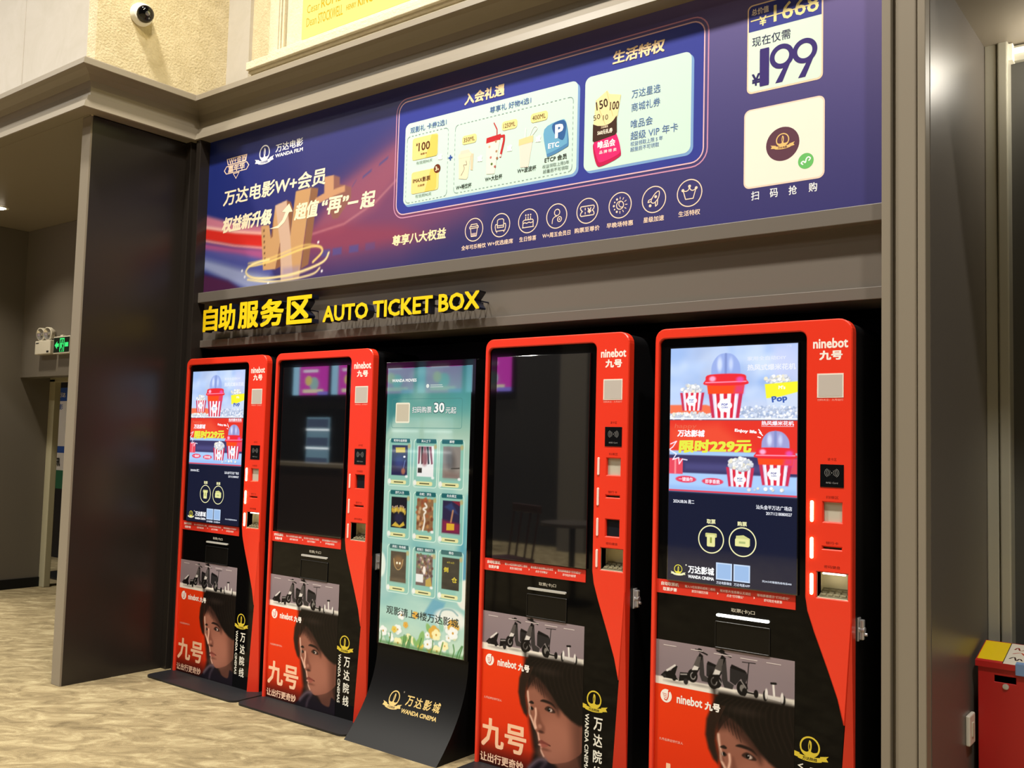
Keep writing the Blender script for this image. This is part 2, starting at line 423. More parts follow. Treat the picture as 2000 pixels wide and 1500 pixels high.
struct('wall_right_pier', MB(mat('greige_gloss_panel', '#645e58', .36, spec=.55)).box(-.98, -.86, 3.5, 4.44, 0, 3.24))
mb = MB(M_ALU)
mb.box(-.86, -.815, 4.40, 4.5, 0, 3.24, None, .004).box(-.815, -.808, 4.425, 4.5, 0, 3.24).box(-.808, -.768, 4.39, 4.5, 0, 3.24, None, .006)
struct('door_2', mb)
struct('wall_right', MB(mat('dark_grey_paint', '#4a4945', .5, spec=.3)).box(-.77, 4, 4.47, 4.6, 0, 3.24))
struct('ceiling_right', MB(M_TAUPE).box(-.86, 4, 3.5, 4.6, 3.235, 3.3))
# cornice that follows the pier and the recessed wall
prof = [(0, 3.355), (.098, 3.355), (.102, 3.36), (.085, 3.404), (.074, 3.408), (.05, 3.452), (.03, 3.458), (.026, 3.48), (.028, 3.51), (.04, 3.545), (.064, 3.573), (.1, 3.592), (.132, 3.597), (.134, 3.6), (.124, 3.638), (.118, 3.645), (0, 3.648)]
mb = MB(M_TAUPE); path = []
for d, z in prof: path.append([(-14, 2.80-d, z), (-5.40+d, 2.80-d, z), (-5.40+d, 3.54-d, z), (-.862, 3.54-d, z)])
vs = [p for row in path for p in row]; fs = [(k*4+i, k*4+i+1, k*4+i+5, k*4+i+4) for k in range(len(prof)-1) for i in range(3)]
mb.add(vs, fs); struct('trim_3', mb)
# upper walls
struct('wall_upper_front', MB(M_CREAM).box(-14, -6.337, 2.80, 2.9, 3.36, 7.6).box(-6.329, -5.401, 2.801, 2.9, 3.36, 7.6).box(-6.34, -6.32, 2.806, 2.9, 3.36, 7.6))
struct('wall_upper_return', MB(M_STUCCO).box(-5.5, -5.40, 2.80, 3.9, 3.35, 7.6))
struct('wall_upper_main', MB(M_STUCCO).box(-5.42, 4, 3.74, 3.9, 3.3, 7.6).box(-5.40, -5.16, 3.715, 3.75, 3.64, 7.6, M_CREAM))
mb = MB(noise_mat('cream_moulding', '#d8cdaf', '#e2d8bd', 20, .85, bump=.35, bscale=80))           # moulded frame and sill of the light box
LX = -4.86
for z0, z1, y in ((3.66, 3.70, 3.60), (3.70, 3.735, 3.57), (3.735, 3.75, 3.55), (3.75, 3.80, 3.53)): mb.box(LX-(.04 if z0 > 3.69 else 0), 1, y-.02, 3.74, z0, z1, None, .004)
for x0, x1, y in ((LX-.02, LX+.07, 3.66), (LX+.085, LX+.1, 3.655), (LX+.115, LX+.13, 3.655), (LX+.145, LX+.32, 3.67)): mb.box(x0, x1, y, 3.74, 3.80, 7.6, None, .004)
mb.box(LX, 1, 3.64, 3.74, 3.80, 3.90, None, .006)
struct('trim_4', mb)
# corridor on the left
struct('wall_corridor_side', MB(M_GREYWALL).box(-9.17, -9.07, 2.8, 4.5, 0, 3.35))
struct('baseboard_corridor', MB(M_BLACK).box(-9.07, -9.055, 2.8, 4.44, 0, .09))
struct('wall_corridor_header', MB(M_GREYWALL).box(-9.07, -5.49, 4.16, 4.3, 1.965, 3.35))
struct('ceiling_corridor', MB(M_TAUPE).box(-14, -5.41, 2.79, 5.7, 3.352, 3.4))
mb = MB(mat('pale_door_frame', '#a39c80', .5)); mb.box(-9.07, -8.965, 4.44, 4.50, 0, 1.97, None, .005).box(-9.07, -5.6, 4.44, 4.50, 1.94, 1.99, None, .005)
struct('door_1', mb)
struct('wall_corridor_end', MB(mat('dark_wall', '#1a1819', .6)).box(-13, -5.49, 5.6, 5.7, 0, 3.35))
# the rest of the hall, behind and beside the viewer
struct('wall_hall_far', MB(mat('hall_dark_wall', '#2a2725', .6)).box(-15, 4, -6.1, -6, 0, 7.6))
struct('wall_hall_side', MB(mat('hall_dark_wall', '#2a2725', .6)).box(3.9, 4, -6, 7, 0, 7.6))
struct('wall_hall_end', MB(mat('hall_dark_wall', '#2a2725', .6)).box(-15.1, -15, -6, 7, 0, 7.6))
struct('ceiling', MB(mat('hall_ceiling_paint', '#57524a', .8)).box(-15, 4, -6, 7, 7.6, 7.7))

# ================================================================ the long banner
BX, BZ, BY = -3.13, 2.368, 3.528
ban = thing('promotional_banner', 'long purple and navy membership banner above the yellow lettering and the ticket kiosks', 'banner', (BX, BY, BZ))
bmap = lambda u, v, n: (u-BX, -.006-n, v-BZ)
obj('backing_panel', MB(mat('banner_edge', '#2a2a55', .5)).box(-5.27-BX, -1.012-BX, -.005, 0, 0, 3.42-BZ).mesh('backing_panel'), ban)
X0 = -5.27; W_ = 4.258; H_ = 1.04
p = Paint(W_, H_, 640, 160, '#37336f')
U, V = p.U/W_, p.V/H_
def lerp(a, b, t): return np.array(hx(a))*(1-t[..., None])+np.array(hx(b))*t[..., None]
top = lerp('#2f3379', '#7d6b9f', np.clip((U-.3)/.7, 0, 1)**1.3); bot = lerp('#302c6c', '#37336f', U); p.C = top*V[..., None]**1.3+bot*(1-V[..., None]**1.3)
lf = np.clip(1-(U-.02)/.2, 0, 1)[..., None]; p.C = p.C*(1-lf)+np.array(hx('#1b2a78'))*lf
mid = np.exp(-((U-.42)/.3)**2)*np.exp(-((V-.1)/.25)**2); p._blend((slice(None), slice(None)), mid, '#26255a', .6)
q = lambda *l: [(x-X0, z-BZ) for x, z in l]
p.poly(q((-3.2, 3.25), (-3.56, 3.07), (-3.995, 2.886), (-4.3, 2.66), (-4.7, 2.60), (-4.3, 2.42), (-3.5, 2.45), (-3.0, 2.6), (-3.0, 3.2)), '#8a4464', .75, .14)
p.poly(q((-3.56, 3.05), (-3.995, 2.88), (-4.24, 2.63), (-4.0, 2.62), (-3.7, 2.72), (-3.5, 2.9)), '#a85a6a', .55, .05)
p.poly(q((-4.3, 2.66), (-3.95, 2.66), (-3.55, 2.6), (-3.3, 2.52), (-3.9, 2.5), (-4.3, 2.56)), '#94394e', .6, .05)
p.line(q((-4.25, 2.63), (-3.95, 2.66), (-3.7, 2.75), (-3.5, 2.88)), .01, '#d99a9a', .5, .01)
for a_, b_ in (((-3.688, 2.945), (-3.62, 2.99)), ((-3.814, 2.895), (-3.745, 2.94)), ((-3.894, 2.86), (-3.865, 2.9))):
    p.poly(q((a_[0], a_[1]), (b_[0], a_[1]+.03), (b_[0]+.005, b_[1]), (a_[0]+.005, b_[1]-.03)), '#4a4683', .9, .006)
for x in (-4.13, -4.035, -3.899, -3.77): p.rect(x-X0, 2.49-BZ, x+.075-X0, 2.53-BZ, '#4a4a90', .75 if x < -3.8 else .4, .008)
# light trails at the left edge
def trail(l, c, a, s): p.poly(q(*l), c, a, s)
trail([(-5.28, 2.88), (-5.0, 2.80), (-4.66, 2.735), (-4.66, 2.68), (-5.0, 2.73), (-5.28, 2.80)], '#d77f92', .9, .02)
trail([(-5.28, 2.80), (-4.95, 2.735), (-4.64, 2.69), (-4.64, 2.60), (-4.95, 2.65), (-5.28, 2.72)], '#d2281f', 1, .015)
p.line(q((-5.28, 2.803), (-4.95, 2.735), (-4.66, 2.69)), .02, '#f3c5bb', .9, .012); p.line(q((-5.28, 2.715), (-4.95, 2.645), (-4.66, 2.60)), .016, '#f2a59a', .9, .012)
trail([(-5.28, 2.70), (-4.95, 2.635), (-4.66, 2.59), (-4.66, 2.52), (-5.0, 2.57), (-5.28, 2.65)], '#b0548a', .9, .02)
trail([(-5.28, 2.66), (-4.9, 2.59), (-4.6, 2.52), (-4.55, 2.42), (-4.9, 2.50), (-5.28, 2.60)], '#4c519c', .9, .02)
trail([(-5.28, 2.60), (-4.9, 2.50), (-4.6, 2.43), (-4.5, 2.36), (-4.8, 2.36), (-5.28, 2.53)], '#aab4d8', .8, .03)
trail([(-5.28, 2.50), (-5.0, 2.43), (-4.85, 2.36), (-5.28, 2.36)], '#4a1d45', 1, .02)
# golden block letters
g = lambda *l: q(*l)
p.poly(g((-4.46, 2.865), (-4.42, 2.85), (-4.395, 2.80), (-4.412, 2.65)), '#8a5a3e', 1); p.poly(g((-4.241, 2.911), (-4.178, 2.896), (-4.239, 2.46), (-4.303, 2.44)), '#8d6144', 1)
Wf = [(-4.691, 2.739), (-4.613, 2.736), (-4.592, 2.653), (-4.562, 2.847), (-4.459, 2.864), (-4.412, 2.65), (-4.377, 2.907), (-4.241, 2.911), (-4.292, 2.57), (-4.318, 2.385), (-4.48, 2.385), (-4.503, 2.612), (-4.537, 2.46), (-4.654, 2.465)]
p.poly(g(*Wf), '#c79a6a', 1)
p.poly(g((-4.562, 2.847), (-4.459, 2.864), (-4.412, 2.65), (-4.37, 2.385), (-4.48, 2.385), (-4.503, 2.612)), '#cfae98', 1, .006)
p.poly(g((-4.318, 2.46), (-4.318, 2.385), (-4.48, 2.385), (-4.47, 2.46)), '#8d7fb0', .5, .02)
p.poly(g((-4.592, 2.653), (-4.572, 2.79), (-4.575, 2.66)), '#8a5a3e', 1); p.poly(g((-4.537, 2.46), (-4.503, 2.612), (-4.49, 2.47)), '#8a5a3e', 1)
for k in range(7): p.rect(-4.668+k*.004-X0, 2.70-k*.035-BZ, -4.656+k*.004-X0, 2.714-k*.035-BZ, '#5a3a28', .9)
p.poly(g((-4.05, 2.953), (-3.998, 2.933), (-3.996, 2.892), (-3.953, 2.88), (-3.902, 2.861), (-3.899, 2.80), (-4.0, 2.70), (-4.044, 2.70), (-4.09, 2.78)), '#8d5c52', .95, .006)
p.poly(g((-4.128, 2.954), (-4.05, 2.953), (-4.046, 2.87), (-3.953, 2.88), (-3.951, 2.845), (-4.035, 2.834), (-4.2, 2.80), (-4.2, 2.84), (-4.125, 2.86)), '#c7956f', 1)
for sh, a_ in ((0, .95), (.02, .6)):
    p.line(q(*curve([(-4.80, 2.50+sh), (-4.6, 2.51+sh), (-4.3, 2.556+sh), (-4.157, 2.556), (-4.125, 2.52), (-4.2, 2.47)], False)), .012, '#f0d27a', a_, .006)
    p.line(q(*curve([(-4.067, 2.51), (-4.12, 2.46), (-4.35, 2.42-sh*.4), (-4.6, 2.412), (-4.76, 2.43), (-4.82, 2.47), (-4.76, 2.51), (-4.6, 2.525)], False)), .012, '#f5e0a0', a_, .006)
p.line(q(*curve([(-4.14, 2.43), (-4.2, 2.40), (-4.4, 2.385), (-4.6, 2.39), (-4.8, 2.42)], False)), .012, '#f5e0a0', .9, .006)
for x, z in ((-4.12, 2.41), (-4.83, 2.44), (-4.16, 2.58), (-4.86, 2.48), (-4.6, 2.38)): p.ell(x-X0, z-BZ, .008, .008, '#ffffff', .9)
obj('printed_background', p.mesh('printed_background', lambda u, v, n: (u+X0-BX, -.0055-n, v), paint_mat('banner_print', 0, .42)), ban)
GOLD = '#fbeccb'; PEACH = '#fbdcc4'; MINT = '#cfeae0'; NAVY = '#27235c'; BLUE = '#5878b0'
A = Art(bmap)                                                                                # logos and headline
A.poly([(-5.07, 3.215), (-4.86, 3.215), (-4.87, 3.172), (-5.055, 3.172)], PEACH, 1, [[(-5.06, 3.21), (-4.87, 3.21), (-4.877, 3.178), (-5.048, 3.178)]])
A.text('W+会员', -5.045, 3.172, -4.872, .045, PEACH, 2, .02)
A.poly([(-5.095, 3.142), (-5.07, 3.168), (-4.86, 3.168), (-4.835, 3.142), (-4.86, 3.116), (-5.07, 3.116)], PEACH, 1, [[(-5.085, 3.142), (-5.066, 3.163), (-4.864, 3.163), (-4.845, 3.142), (-4.864, 3.121), (-5.066, 3.121)]])
A.text('嘉年华', -5.05, 3.122, -4.88, .043, PEACH, 2, .03)
A.poly([(-5.0, 3.113), (-4.93, 3.113), (-4.965, 3.072)], PEACH, 1, [[(-4.99, 3.108), (-4.94, 3.108), (-4.965, 3.08)]])
emblem(A, -4.688, 3.19, .05, '#f6f7fb', '#2a3a8e', 1, None, '万达电影')
A.text('万达电影', -4.582, 3.174, -4.331, .05, '#ffffff', 1, .015); A.text('WANDA FILM', -4.583, 3.142, -4.329, .022, '#ffffff', 1, .03)
A.obj('company_logos', ban); A = Art(bmap)
A.text('万达电影W+会员', -5.088, 2.912, -4.121, .1, GOLD, 2, .022, .12)
A.text('权益新升级', -5.092, 2.738, -4.60, .1, GOLD, 2, .045, .2)
A.text('超值', -4.385, 2.732, -4.18, .1, GOLD, 2, .04, .2); A.text('“再”', -4.155, 2.73, -3.93, .098, GOLD, 2, .035, .2)
A.text('一', -3.925, 2.765, -3.84, .014, GOLD, 2, .03, .2); A.text('起', -3.825, 2.725, -3.712, .095, GOLD, 2, .035, .15)
A.poly([(-4.611, 2.711), (-4.524, 2.706), (-4.469, 2.736), (-4.43, 2.79), (-4.399, 2.79), (-4.432, 2.843), (-4.495, 2.80), (-4.462, 2.795), (-4.49, 2.75), (-4.53, 2.722)], GOLD, 3)
A.obj('headline_lettering', ban)
A = Art(bmap)                                                                                # gift frame with two pale panels
A.rring(-3.565, 2.632, -1.735, 3.282, .075, .006, '#c98fb0', 1); A.rr(-3.545, 2.652, -1.755, 3.262, .06, '#323b96', 1); A.rring(-3.547, 2.650, -1.753, 3.264, .06, .006, '#e3b9c4', 2)
for x0, x1 in ((-3.492, -2.392), (-2.352, -1.815)):
    A.rr(x0+.008, 2.688, x1+.012, 3.128, .035, '#7da3d6', 2); A.rr(x0, 2.700, x1, 3.138, .032, MINT, 3)
A.obj('gift_frame', ban)
A = Art(bmap); L = 8
A.text('入会礼遇', -3.083, 3.158, -2.826, .06, '#fbdcae', L, .035, .08); A.text('生活特权', -2.208, 3.166, -1.946, .06, '#fbdcae', L, .035, .08)
A.text('观影礼 卡券2选1', -3.456, 3.082, -3.2, .032, BLUE, L, .01); A.text('尊享礼 好物4选1', -2.914, 3.084, -2.66, .032, BLUE, L, .01)
A.dash(-3.476, 2.710, -3.185, 3.066, .0025, '#8fa5a8', L); A.dash(-3.138, 2.715, -2.416, 3.066, .0025, '#8fa5a8', L)
for z0, z1 in ((2.932, 3.050), (2.752, 2.868)):
    A.rr(-3.436, z0, -3.256 if z0 > 2.8 else -3.243, z1, .014, '#f3d98c', L)
    A.poly([(-3.34, z0), (-3.27, z0), (-3.258, z0+.015), (-3.258, z1-.01), (-3.3, z1)], '#f0cb62', L+1)
A.text('¥', -3.41, 3.005, None, .016, '#5a3214', L+2, .03); A.text('100', -3.392, 2.975, -3.31, .045, '#5a3214', L+2, .02); A.text('电影卡', -3.375, 2.952, -3.33, .011, '#8a6030', L+2, .02)
A.text('IMAX影票', -3.425, 2.808, -3.30, .026, '#5a3214', L+2, .02); A.text('兑换券', -3.39, 2.785, -3.34, .012, '#8a6030', L+2, .01)
A.disc(-3.255, 2.862, .023, '#6b2c10', L+2); A.text('3', -3.268, 2.85, None, .024, '#fbeccb', L+3, .04); A.text('张', -3.252, 2.852, None, .01, '#fbeccb', L+3, .03)
A.text('有效期90天', -3.405, 2.905, -3.29, .018, '#7f8f86', L); A.text('有效期90天', -3.405, 2.728, -3.29, .018, '#7f8f86', L)
A.text('或', -3.252, 2.905, None, .03, '#ffffff', L+1, .05); A.text('+', -3.18, 2.89, -3.152, .028, '#3152a8', L, .05)
for x, z in ((-2.985, 2.85), (-2.80, 2.87), (-2.628, 2.885)): A.text('或', x, z, None, .032, '#ffffff', L+1, .05)
for x, z, w_, t in ((-3.09, 2.955, .095, '350ML'), (-2.835, 2.98, .095, '1250ML'), (-2.66, 2.985, .1, '400ML')):
    A.rr(x, z, x+w_, z+.045, .016, '#f5df98', L); A.text(t, x+.01, z+.011, x+w_-.012, .023, '#5a4a20', L+1, .01)
# cups
A.poly([(-3.105, 2.785), (-3.055, 2.775), (-3.045, 2.785), (-3.03, 2.90), (-3.108, 2.895)], '#f3e3c4', L); A.rr(-3.112, 2.888, -3.026, 2.912, .008, '#efe0c6', L+1)
A.rr(-3.10, 2.908, -3.04, 2.926, .008, '#f0d9c6', L+1); A.poly([(-3.03, 2.82), (-3.015, 2.815), (-3.012, 2.90), (-3.03, 2.90)], '#e6cdb0', L)
A.line(curve([(-3.09, 2.80), (-3.07, 2.83), (-3.075, 2.85), (-3.055, 2.85), (-3.06, 2.87)], False), .003, '#8c8a78', L+2)
A.poly([(-2.925, 2.78), (-2.875, 2.775), (-2.845, 2.945), (-2.93, 2.94)], '#f8ecdf', L); A.poly([(-2.932, 2.935), (-2.843, 2.94), (-2.84, 2.968), (-2.93, 2.962)], '#c4252b', L+1)
A.line([(-2.865, 2.965), (-2.865, 2.995), (-2.885, 3.03)], .006, '#c4252b', L+1); A.line([(-2.85, 2.955), (-2.82, 2.955), (-2.82, 2.93), (-2.84, 2.855)], .012, '#c4252b', L+1); A.disc(-2.84, 2.86, .007, '#f6dcd8', L+2)
for x, z, c in ((-2.87, 2.935, '#b98f6a'), (-2.91, 2.915, '#d8b79a'), (-2.90, 2.86, '#c77a78'), (-2.865, 2.885, '#b08d6e'), (-2.86, 2.85, '#a06a50'), (-2.893, 2.826, '#557a3a'), (-2.872, 2.81, '#b0605a')): A.disc(x, z, .0065, c, L+2)
A.poly([(-2.715, 2.78), (-2.668, 2.775), (-2.645, 2.90), (-2.725, 2.895)], '#f6ded2', L); A.poly([(-2.728, 2.888), (-2.643, 2.893), (-2.643, 2.925), (-2.728, 2.918)], '#e8d49a', L+1)
A.line([(-2.69, 2.925), (-2.688, 2.965)], .007, '#f6f3ee', L+1); A.line(curve([(-2.665, 2.925), (-2.64, 2.965), (-2.62, 2.955), (-2.65, 2.925)], False), .005, '#e9efe6', L+1)
# parking app tile
A.poly(curve([(-2.575, 2.93), (-2.475, 2.962), (-2.45, 2.94), (-2.437, 2.85), (-2.455, 2.83), (-2.545, 2.805), (-2.562, 2.82)], True, 4), '#4f86b8', L)
A.poly(curve([(-2.578, 2.94), (-2.48, 2.968), (-2.455, 2.95), (-2.445, 2.862), (-2.46, 2.845), (-2.55, 2.82), (-2.565, 2.835)], True, 4), '#6aa9cf', L+1)
A.poly(curve([(-2.53, 2.955), (-2.47, 2.965), (-2.452, 2.93), (-2.47, 2.87), (-2.52, 2.91)], True, 4), '#2f5f9c', L+2); A.text('P', -2.515, 2.885, -2.468, .065, '#ffffff', L+3, .04); A.text('ETC', -2.553, 2.842, -2.49, .025, '#ffffff', L+3, .03)
A.text('W+畅饮杯', -3.122, 2.728, -3.02, .026, '#1d2622', L, .01); A.text('W+大肚杯', -2.933, 2.742, -2.825, .026, '#1d2622', L, .01); A.text('W+波波杯', -2.733, 2.752, -2.62, .026, '#1d2622', L, .01)
A.text('ETCP 会员', -2.572, 2.778, -2.445, .026, '#1d2622', L, .012); A.text('权益领取上限3年', -2.584, 2.752, -2.432, .018, '#5f6f69', L); A.text('超量后不可领取', -2.58, 2.728, -2.435, .018, '#5f6f69', L)
# right panel: vouchers and shop tile
A.poly([(-2.305, 2.89), (-2.292, 3.02), (-2.232, 3.055), (-2.22, 3.035), (-2.16, 3.02), (-2.175, 2.93), (-2.2, 2.87)], '#f4e0a8', L); A.line([(-2.292, 3.02), (-2.24, 2.90)], .002, '#d3b872', L+1); A.line([(-2.235, 3.05), (-2.20, 2.93)], .002, '#d3b872', L+1)
A.text('150', -2.287, 2.972, -2.225, .04, '#3a2412', L+2, .015, rot=8); A.text('100', -2.218, 2.96, -2.17, .038, '#3a2412', L+2, .015, rot=-4); A.text('50', -2.302, 2.927, -2.265, .024, '#3a2412', L+2, 0, rot=8); A.text('10', -2.252, 2.92, -2.225, .024, '#3a2412', L+2)
A.poly([(-2.305, 2.835), (-2.305, 2.912)]+curve([(-2.28, 2.90), (-2.24, 2.895), (-2.205, 2.905), (-2.18, 2.93)], False, 4)+[(-2.178, 2.855), (-2.186, 2.843), (-2.295, 2.828)], '#3f2416', L+3)
A.text('万达星选', -2.262, 2.884, -2.225, .01, '#f4e0c0', L+4, .02); A.text('560元礼券', -2.28, 2.856, -2.2, .022, '#fff4e0', L+4, .03)
A.text('万达星选', -2.105, 2.99, -1.962, .038, BLUE, L); A.text('商城礼券', -2.105, 2.93, -1.962, .038, BLUE, L)
A.text('唯品会', -2.107, 2.855, -1.998, .038, BLUE, L); A.text('超级 VIP 年卡', -2.107, 2.802, -1.875, .038, BLUE, L)
A.text('权益领取上限 5 年', -2.107, 2.776, -1.947, .02, BLUE, L); A.text('超量后不可领取', -2.107, 2.751, -1.965, .02, BLUE, L)
A.poly(curve([(-2.303, 2.80), (-2.29, 2.83), (-2.21, 2.855), (-2.18, 2.84), (-2.155, 2.76), (-2.17, 2.735), (-2.25, 2.712), (-2.282, 2.722)], True, 4), '#c4104f', L)
A.poly(curve([(-2.298, 2.815), (-2.285, 2.838), (-2.205, 2.858), (-2.18, 2.845), (-2.158, 2.775), (-2.172, 2.75), (-2.25, 2.73), (-2.275, 2.74)], True, 4), '#e82470', L+1)
A.text('唯品会', -2.278, 2.793, -2.185, .034, '#ffffff', L+2, .03); A.text('品 牌 特 卖', -2.268, 2.768, -2.178, .015, '#ffffff', L+2, .01)
A.obj('gift_list_print', ban)
# benefit icons
A = Art(bmap)
A.text('尊享八大权益', -3.565, 2.49, -3.183, .058, '#fbe6b8', 1, .03, .06); A.obj('benefit_heading', ban)
IC = [(-2.996, 2.512), (-2.828, 2.514), (-2.661, 2.514), (-2.496, 2.516), (-2.327, 2.518), (-2.155, 2.52), (-1.986, 2.522), (-1.817, 2.526)]
CAP = ['全年可乐畅饮', 'W+优选座席', '生日惊喜', 'W+周五会员日', '购票至尊价', '早晚场特惠', '星级加速', '生活特权']
for k, ((x, z), t) in enumerate(zip(IC, CAP)):
    A = Art(bmap); A.ring(x, z, .059, .0045, PEACH, 1)
    wd = min(.158, .0255*len(t)+.008) if k not in (2, 6, 7) else .1
    A.text(t, x-wd/2, z-.097, x+wd/2, .024, PEACH, 1, .015)
    s = .0055; l = lambda pts, w_=.0042, c=False: A.line([(x+a*s, z+b*s) for a, b in pts], w_, PEACH, 2, c)
    if k == 0: l([(-4, 3), (4, 3), (3.4, 5), (-3.4, 5)], c=True); l([(-5, 1.4), (5, 1.4), (5, 3), (-5, 3)], c=True); l([(-4, 1.4), (-3, -6), (3, -6), (4, 1.4)]); A.poly([(x-2.6*s, z-3*s), (x+2.6*s, z-3*s), (x+2.3*s, z-5.6*s), (x-2.3*s, z-5.6*s)], '#b7a1a8', 2)
    if k == 1: l([(-3.5, 0), (-3.5, 4.5), (-2, 5.5), (2, 5.5), (3.5, 4.5), (3.5, 0)]); l([(-3.5, 1), (-5.5, 1), (-6, -1), (-5, -5), (5, -5), (6, -1), (5.5, 1), (3.5, 1)]); l([(-3.5, 1), (-3.5, -2), (3.5, -2), (3.5, 1)]); l([(-3.5, -.3), (3.5, -.3)]); l([(-4, -5), (-4, -6.3)]); l([(4, -5), (4, -6.3)])
    if k == 2: l([(-6, -5.5), (6, -5.5)]); l([(-5.5, -5), (-5.5, 0), (-4.5, 1), (4.5, 1), (5.5, 0), (5.5, -5)]); l([(-5.5, -2), (-3.5, -1.2), (-1.5, -2), (1, -1.2), (3, -2), (5.5, -1.2)]); [l([(q_, 1), (q_, 3.6)]) or A.disc(x+q_*s, z+5.2*s, .004, PEACH, 2) for q_ in (-2.6, 0, 2.6)]
    if k == 3: A.ring(x+.4*s, z+3*s, .017, .0042, PEACH, 2); l(curve([(-4.5, -6), (-4, -2.5), (-2, -.6), (0, -.2)], False)); A.ring(x+3*s, z-3*s, .0135, .0042, PEACH, 2); A.disc(x+3*s, z-3*s, .004, PEACH, 2)
    if k == 4: l([(-6, 4), (6, 4), (6.8, 3), (6.2, 1.2), (4.8, 0), (6.2, -1.2), (6.8, -3), (6, -4), (-6, -4), (-6.8, -3), (-6.2, -1.2), (-4.8, 0), (-6.2, 1.2), (-6.8, 3)], .0045, True); l([(-2, 2.4), (-2, 1)]); l([(-2, -1), (-2, -2.4)]); A.text('¥', x+.2*s, z-2.4*s, x+4*s, 4.8*s, PEACH, 2, .03)
    if k == 5:
        A.ring(x, z, .02, .0042, PEACH, 2); l(curve([(.6, 3.4), (-1.2, .8), (.6, -1.6), (3.2, -1.4)], False), .0036)
        for j in range(12):
            a_ = math.pi*2*j/12; c_, q_ = math.cos(a_), math.sin(a_)
            if c_ > -.2: l([(5*c_, 5*q_), (6.6*c_, 6.6*q_)], .0034)
            else: A.disc(x+5.8*s*c_, z+5.8*s*q_, .0035 if j % 2 else .0052, PEACH, 2)
    if k == 6: l(curve([(4.5, 6), (1, 4.5), (-2.2, 0), (-1.8, -2.4), (.8, -2.6), (4.2, 1.2)], True, 4), c=True); A.disc(x+1.6*s, z+2*s, .0065, PEACH, 2); l([(-1.6, 1), (-4.6, -.2), (-5.2, -1.8), (-2.4, -1.4)]); l([(1.4, -2.4), (1.6, -5.6), (3.2, -4.4), (3.4, -.4)]); A.disc(x-3.2*s, z-4.6*s, .0065, PEACH, 2)
    if k == 7: l(curve([(-5.6, 2.4), (-3, 1.6), (-.8, 2.6), (0, 5)], False)); l(curve([(5.6, 3), (3, 1.6), (.8, 2.6), (0, 5)], False)); l([(-5.4, 2.4), (-3.2, -4.6), (3.2, -4.6), (5.4, 3)]); [A.disc(x+a_*s, z+b_*s, .0065, PEACH, 2) for a_, b_ in ((-5.6, 2.6), (0, 5.2), (5.6, 3.2))]

    A.obj('benefit_icon', ban)
# price card and scan card
A = Art(bmap)
A.rr(-1.566, 2.893, -1.255, 3.262, .022, '#f6d7b6', 1); A.rr(-1.56, 2.90, -1.261, 3.256, .018, '#dcefe0', 2)
A.poly([(-1.56, 3.15), (-1.261, 3.15)]+rrect(-1.56, 3.15, -1.261, 3.256, .018, 6, 'cd')[2:], '#3a3f92', 3)
A.text('总价值', -1.548, 3.216, -1.475, .028, '#f8ead8', 4, .02); A.text('1668', -1.455, 3.168, -1.272, .07, '#f7e6a0', 4, .01); A.text('¥', -1.515, 3.165, -1.485, .04, '#f7e6a0', 4, .01); A.line([(-1.55, 3.195), (-1.275, 3.20)], .005, '#f7e6a0', 5)
A.text('现在仅需', -1.545, 3.085, -1.385, .04, '#1e1b4a', 4, .005)
A.text('¥', -1.545, 2.923, -1.51, .05, '#2a2360', 4, .03)
A.text('1', -1.512, 2.915, -1.472, .155, '#3a2a72', 4, .03)
for cx in (-1.42, -1.327):
    A.ring(cx, 3.02, .05, .02, '#3a2a72', 4); A.poly([(cx+.03, 3.012), (cx+.05, 3.02), (cx+.003, 2.915), (cx-.026, 2.915)], '#3a2a72', 4)
A.obj('price_card_print', ban)
A = Art(bmap)
A.rr(-1.576, 2.504, -1.247, 2.828, .026, '#f6d7c4', 1); A.rr(-1.57, 2.510, -1.253, 2.822, .022, '#f5efe0', 2)
A.disc(-1.414, 2.664, .068, '#5f3a4a', 3); emblem(A, -1.414, 2.68, .027, '#ecc27a', '#5f3a4a', 4, None, '万达电影')
A.disc(-1.32, 2.58, .031, '#6cc06a', 3); A.line(curve([(-1.332, 2.568), (-1.338, 2.574), (-1.33, 2.58), (-1.322, 2.574), (-1.318, 2.588), (-1.31, 2.594), (-1.302, 2.588), (-1.308, 2.58)], False), .005, '#ffffff', 4)
for ch, x in zip('扫码抢购', (-1.543, -1.465, -1.388, -1.308)): A.text(ch, x, 2.455, x+.033, .036, '#ffffff', 2, .01)
A.obj('scan_card_print', ban)

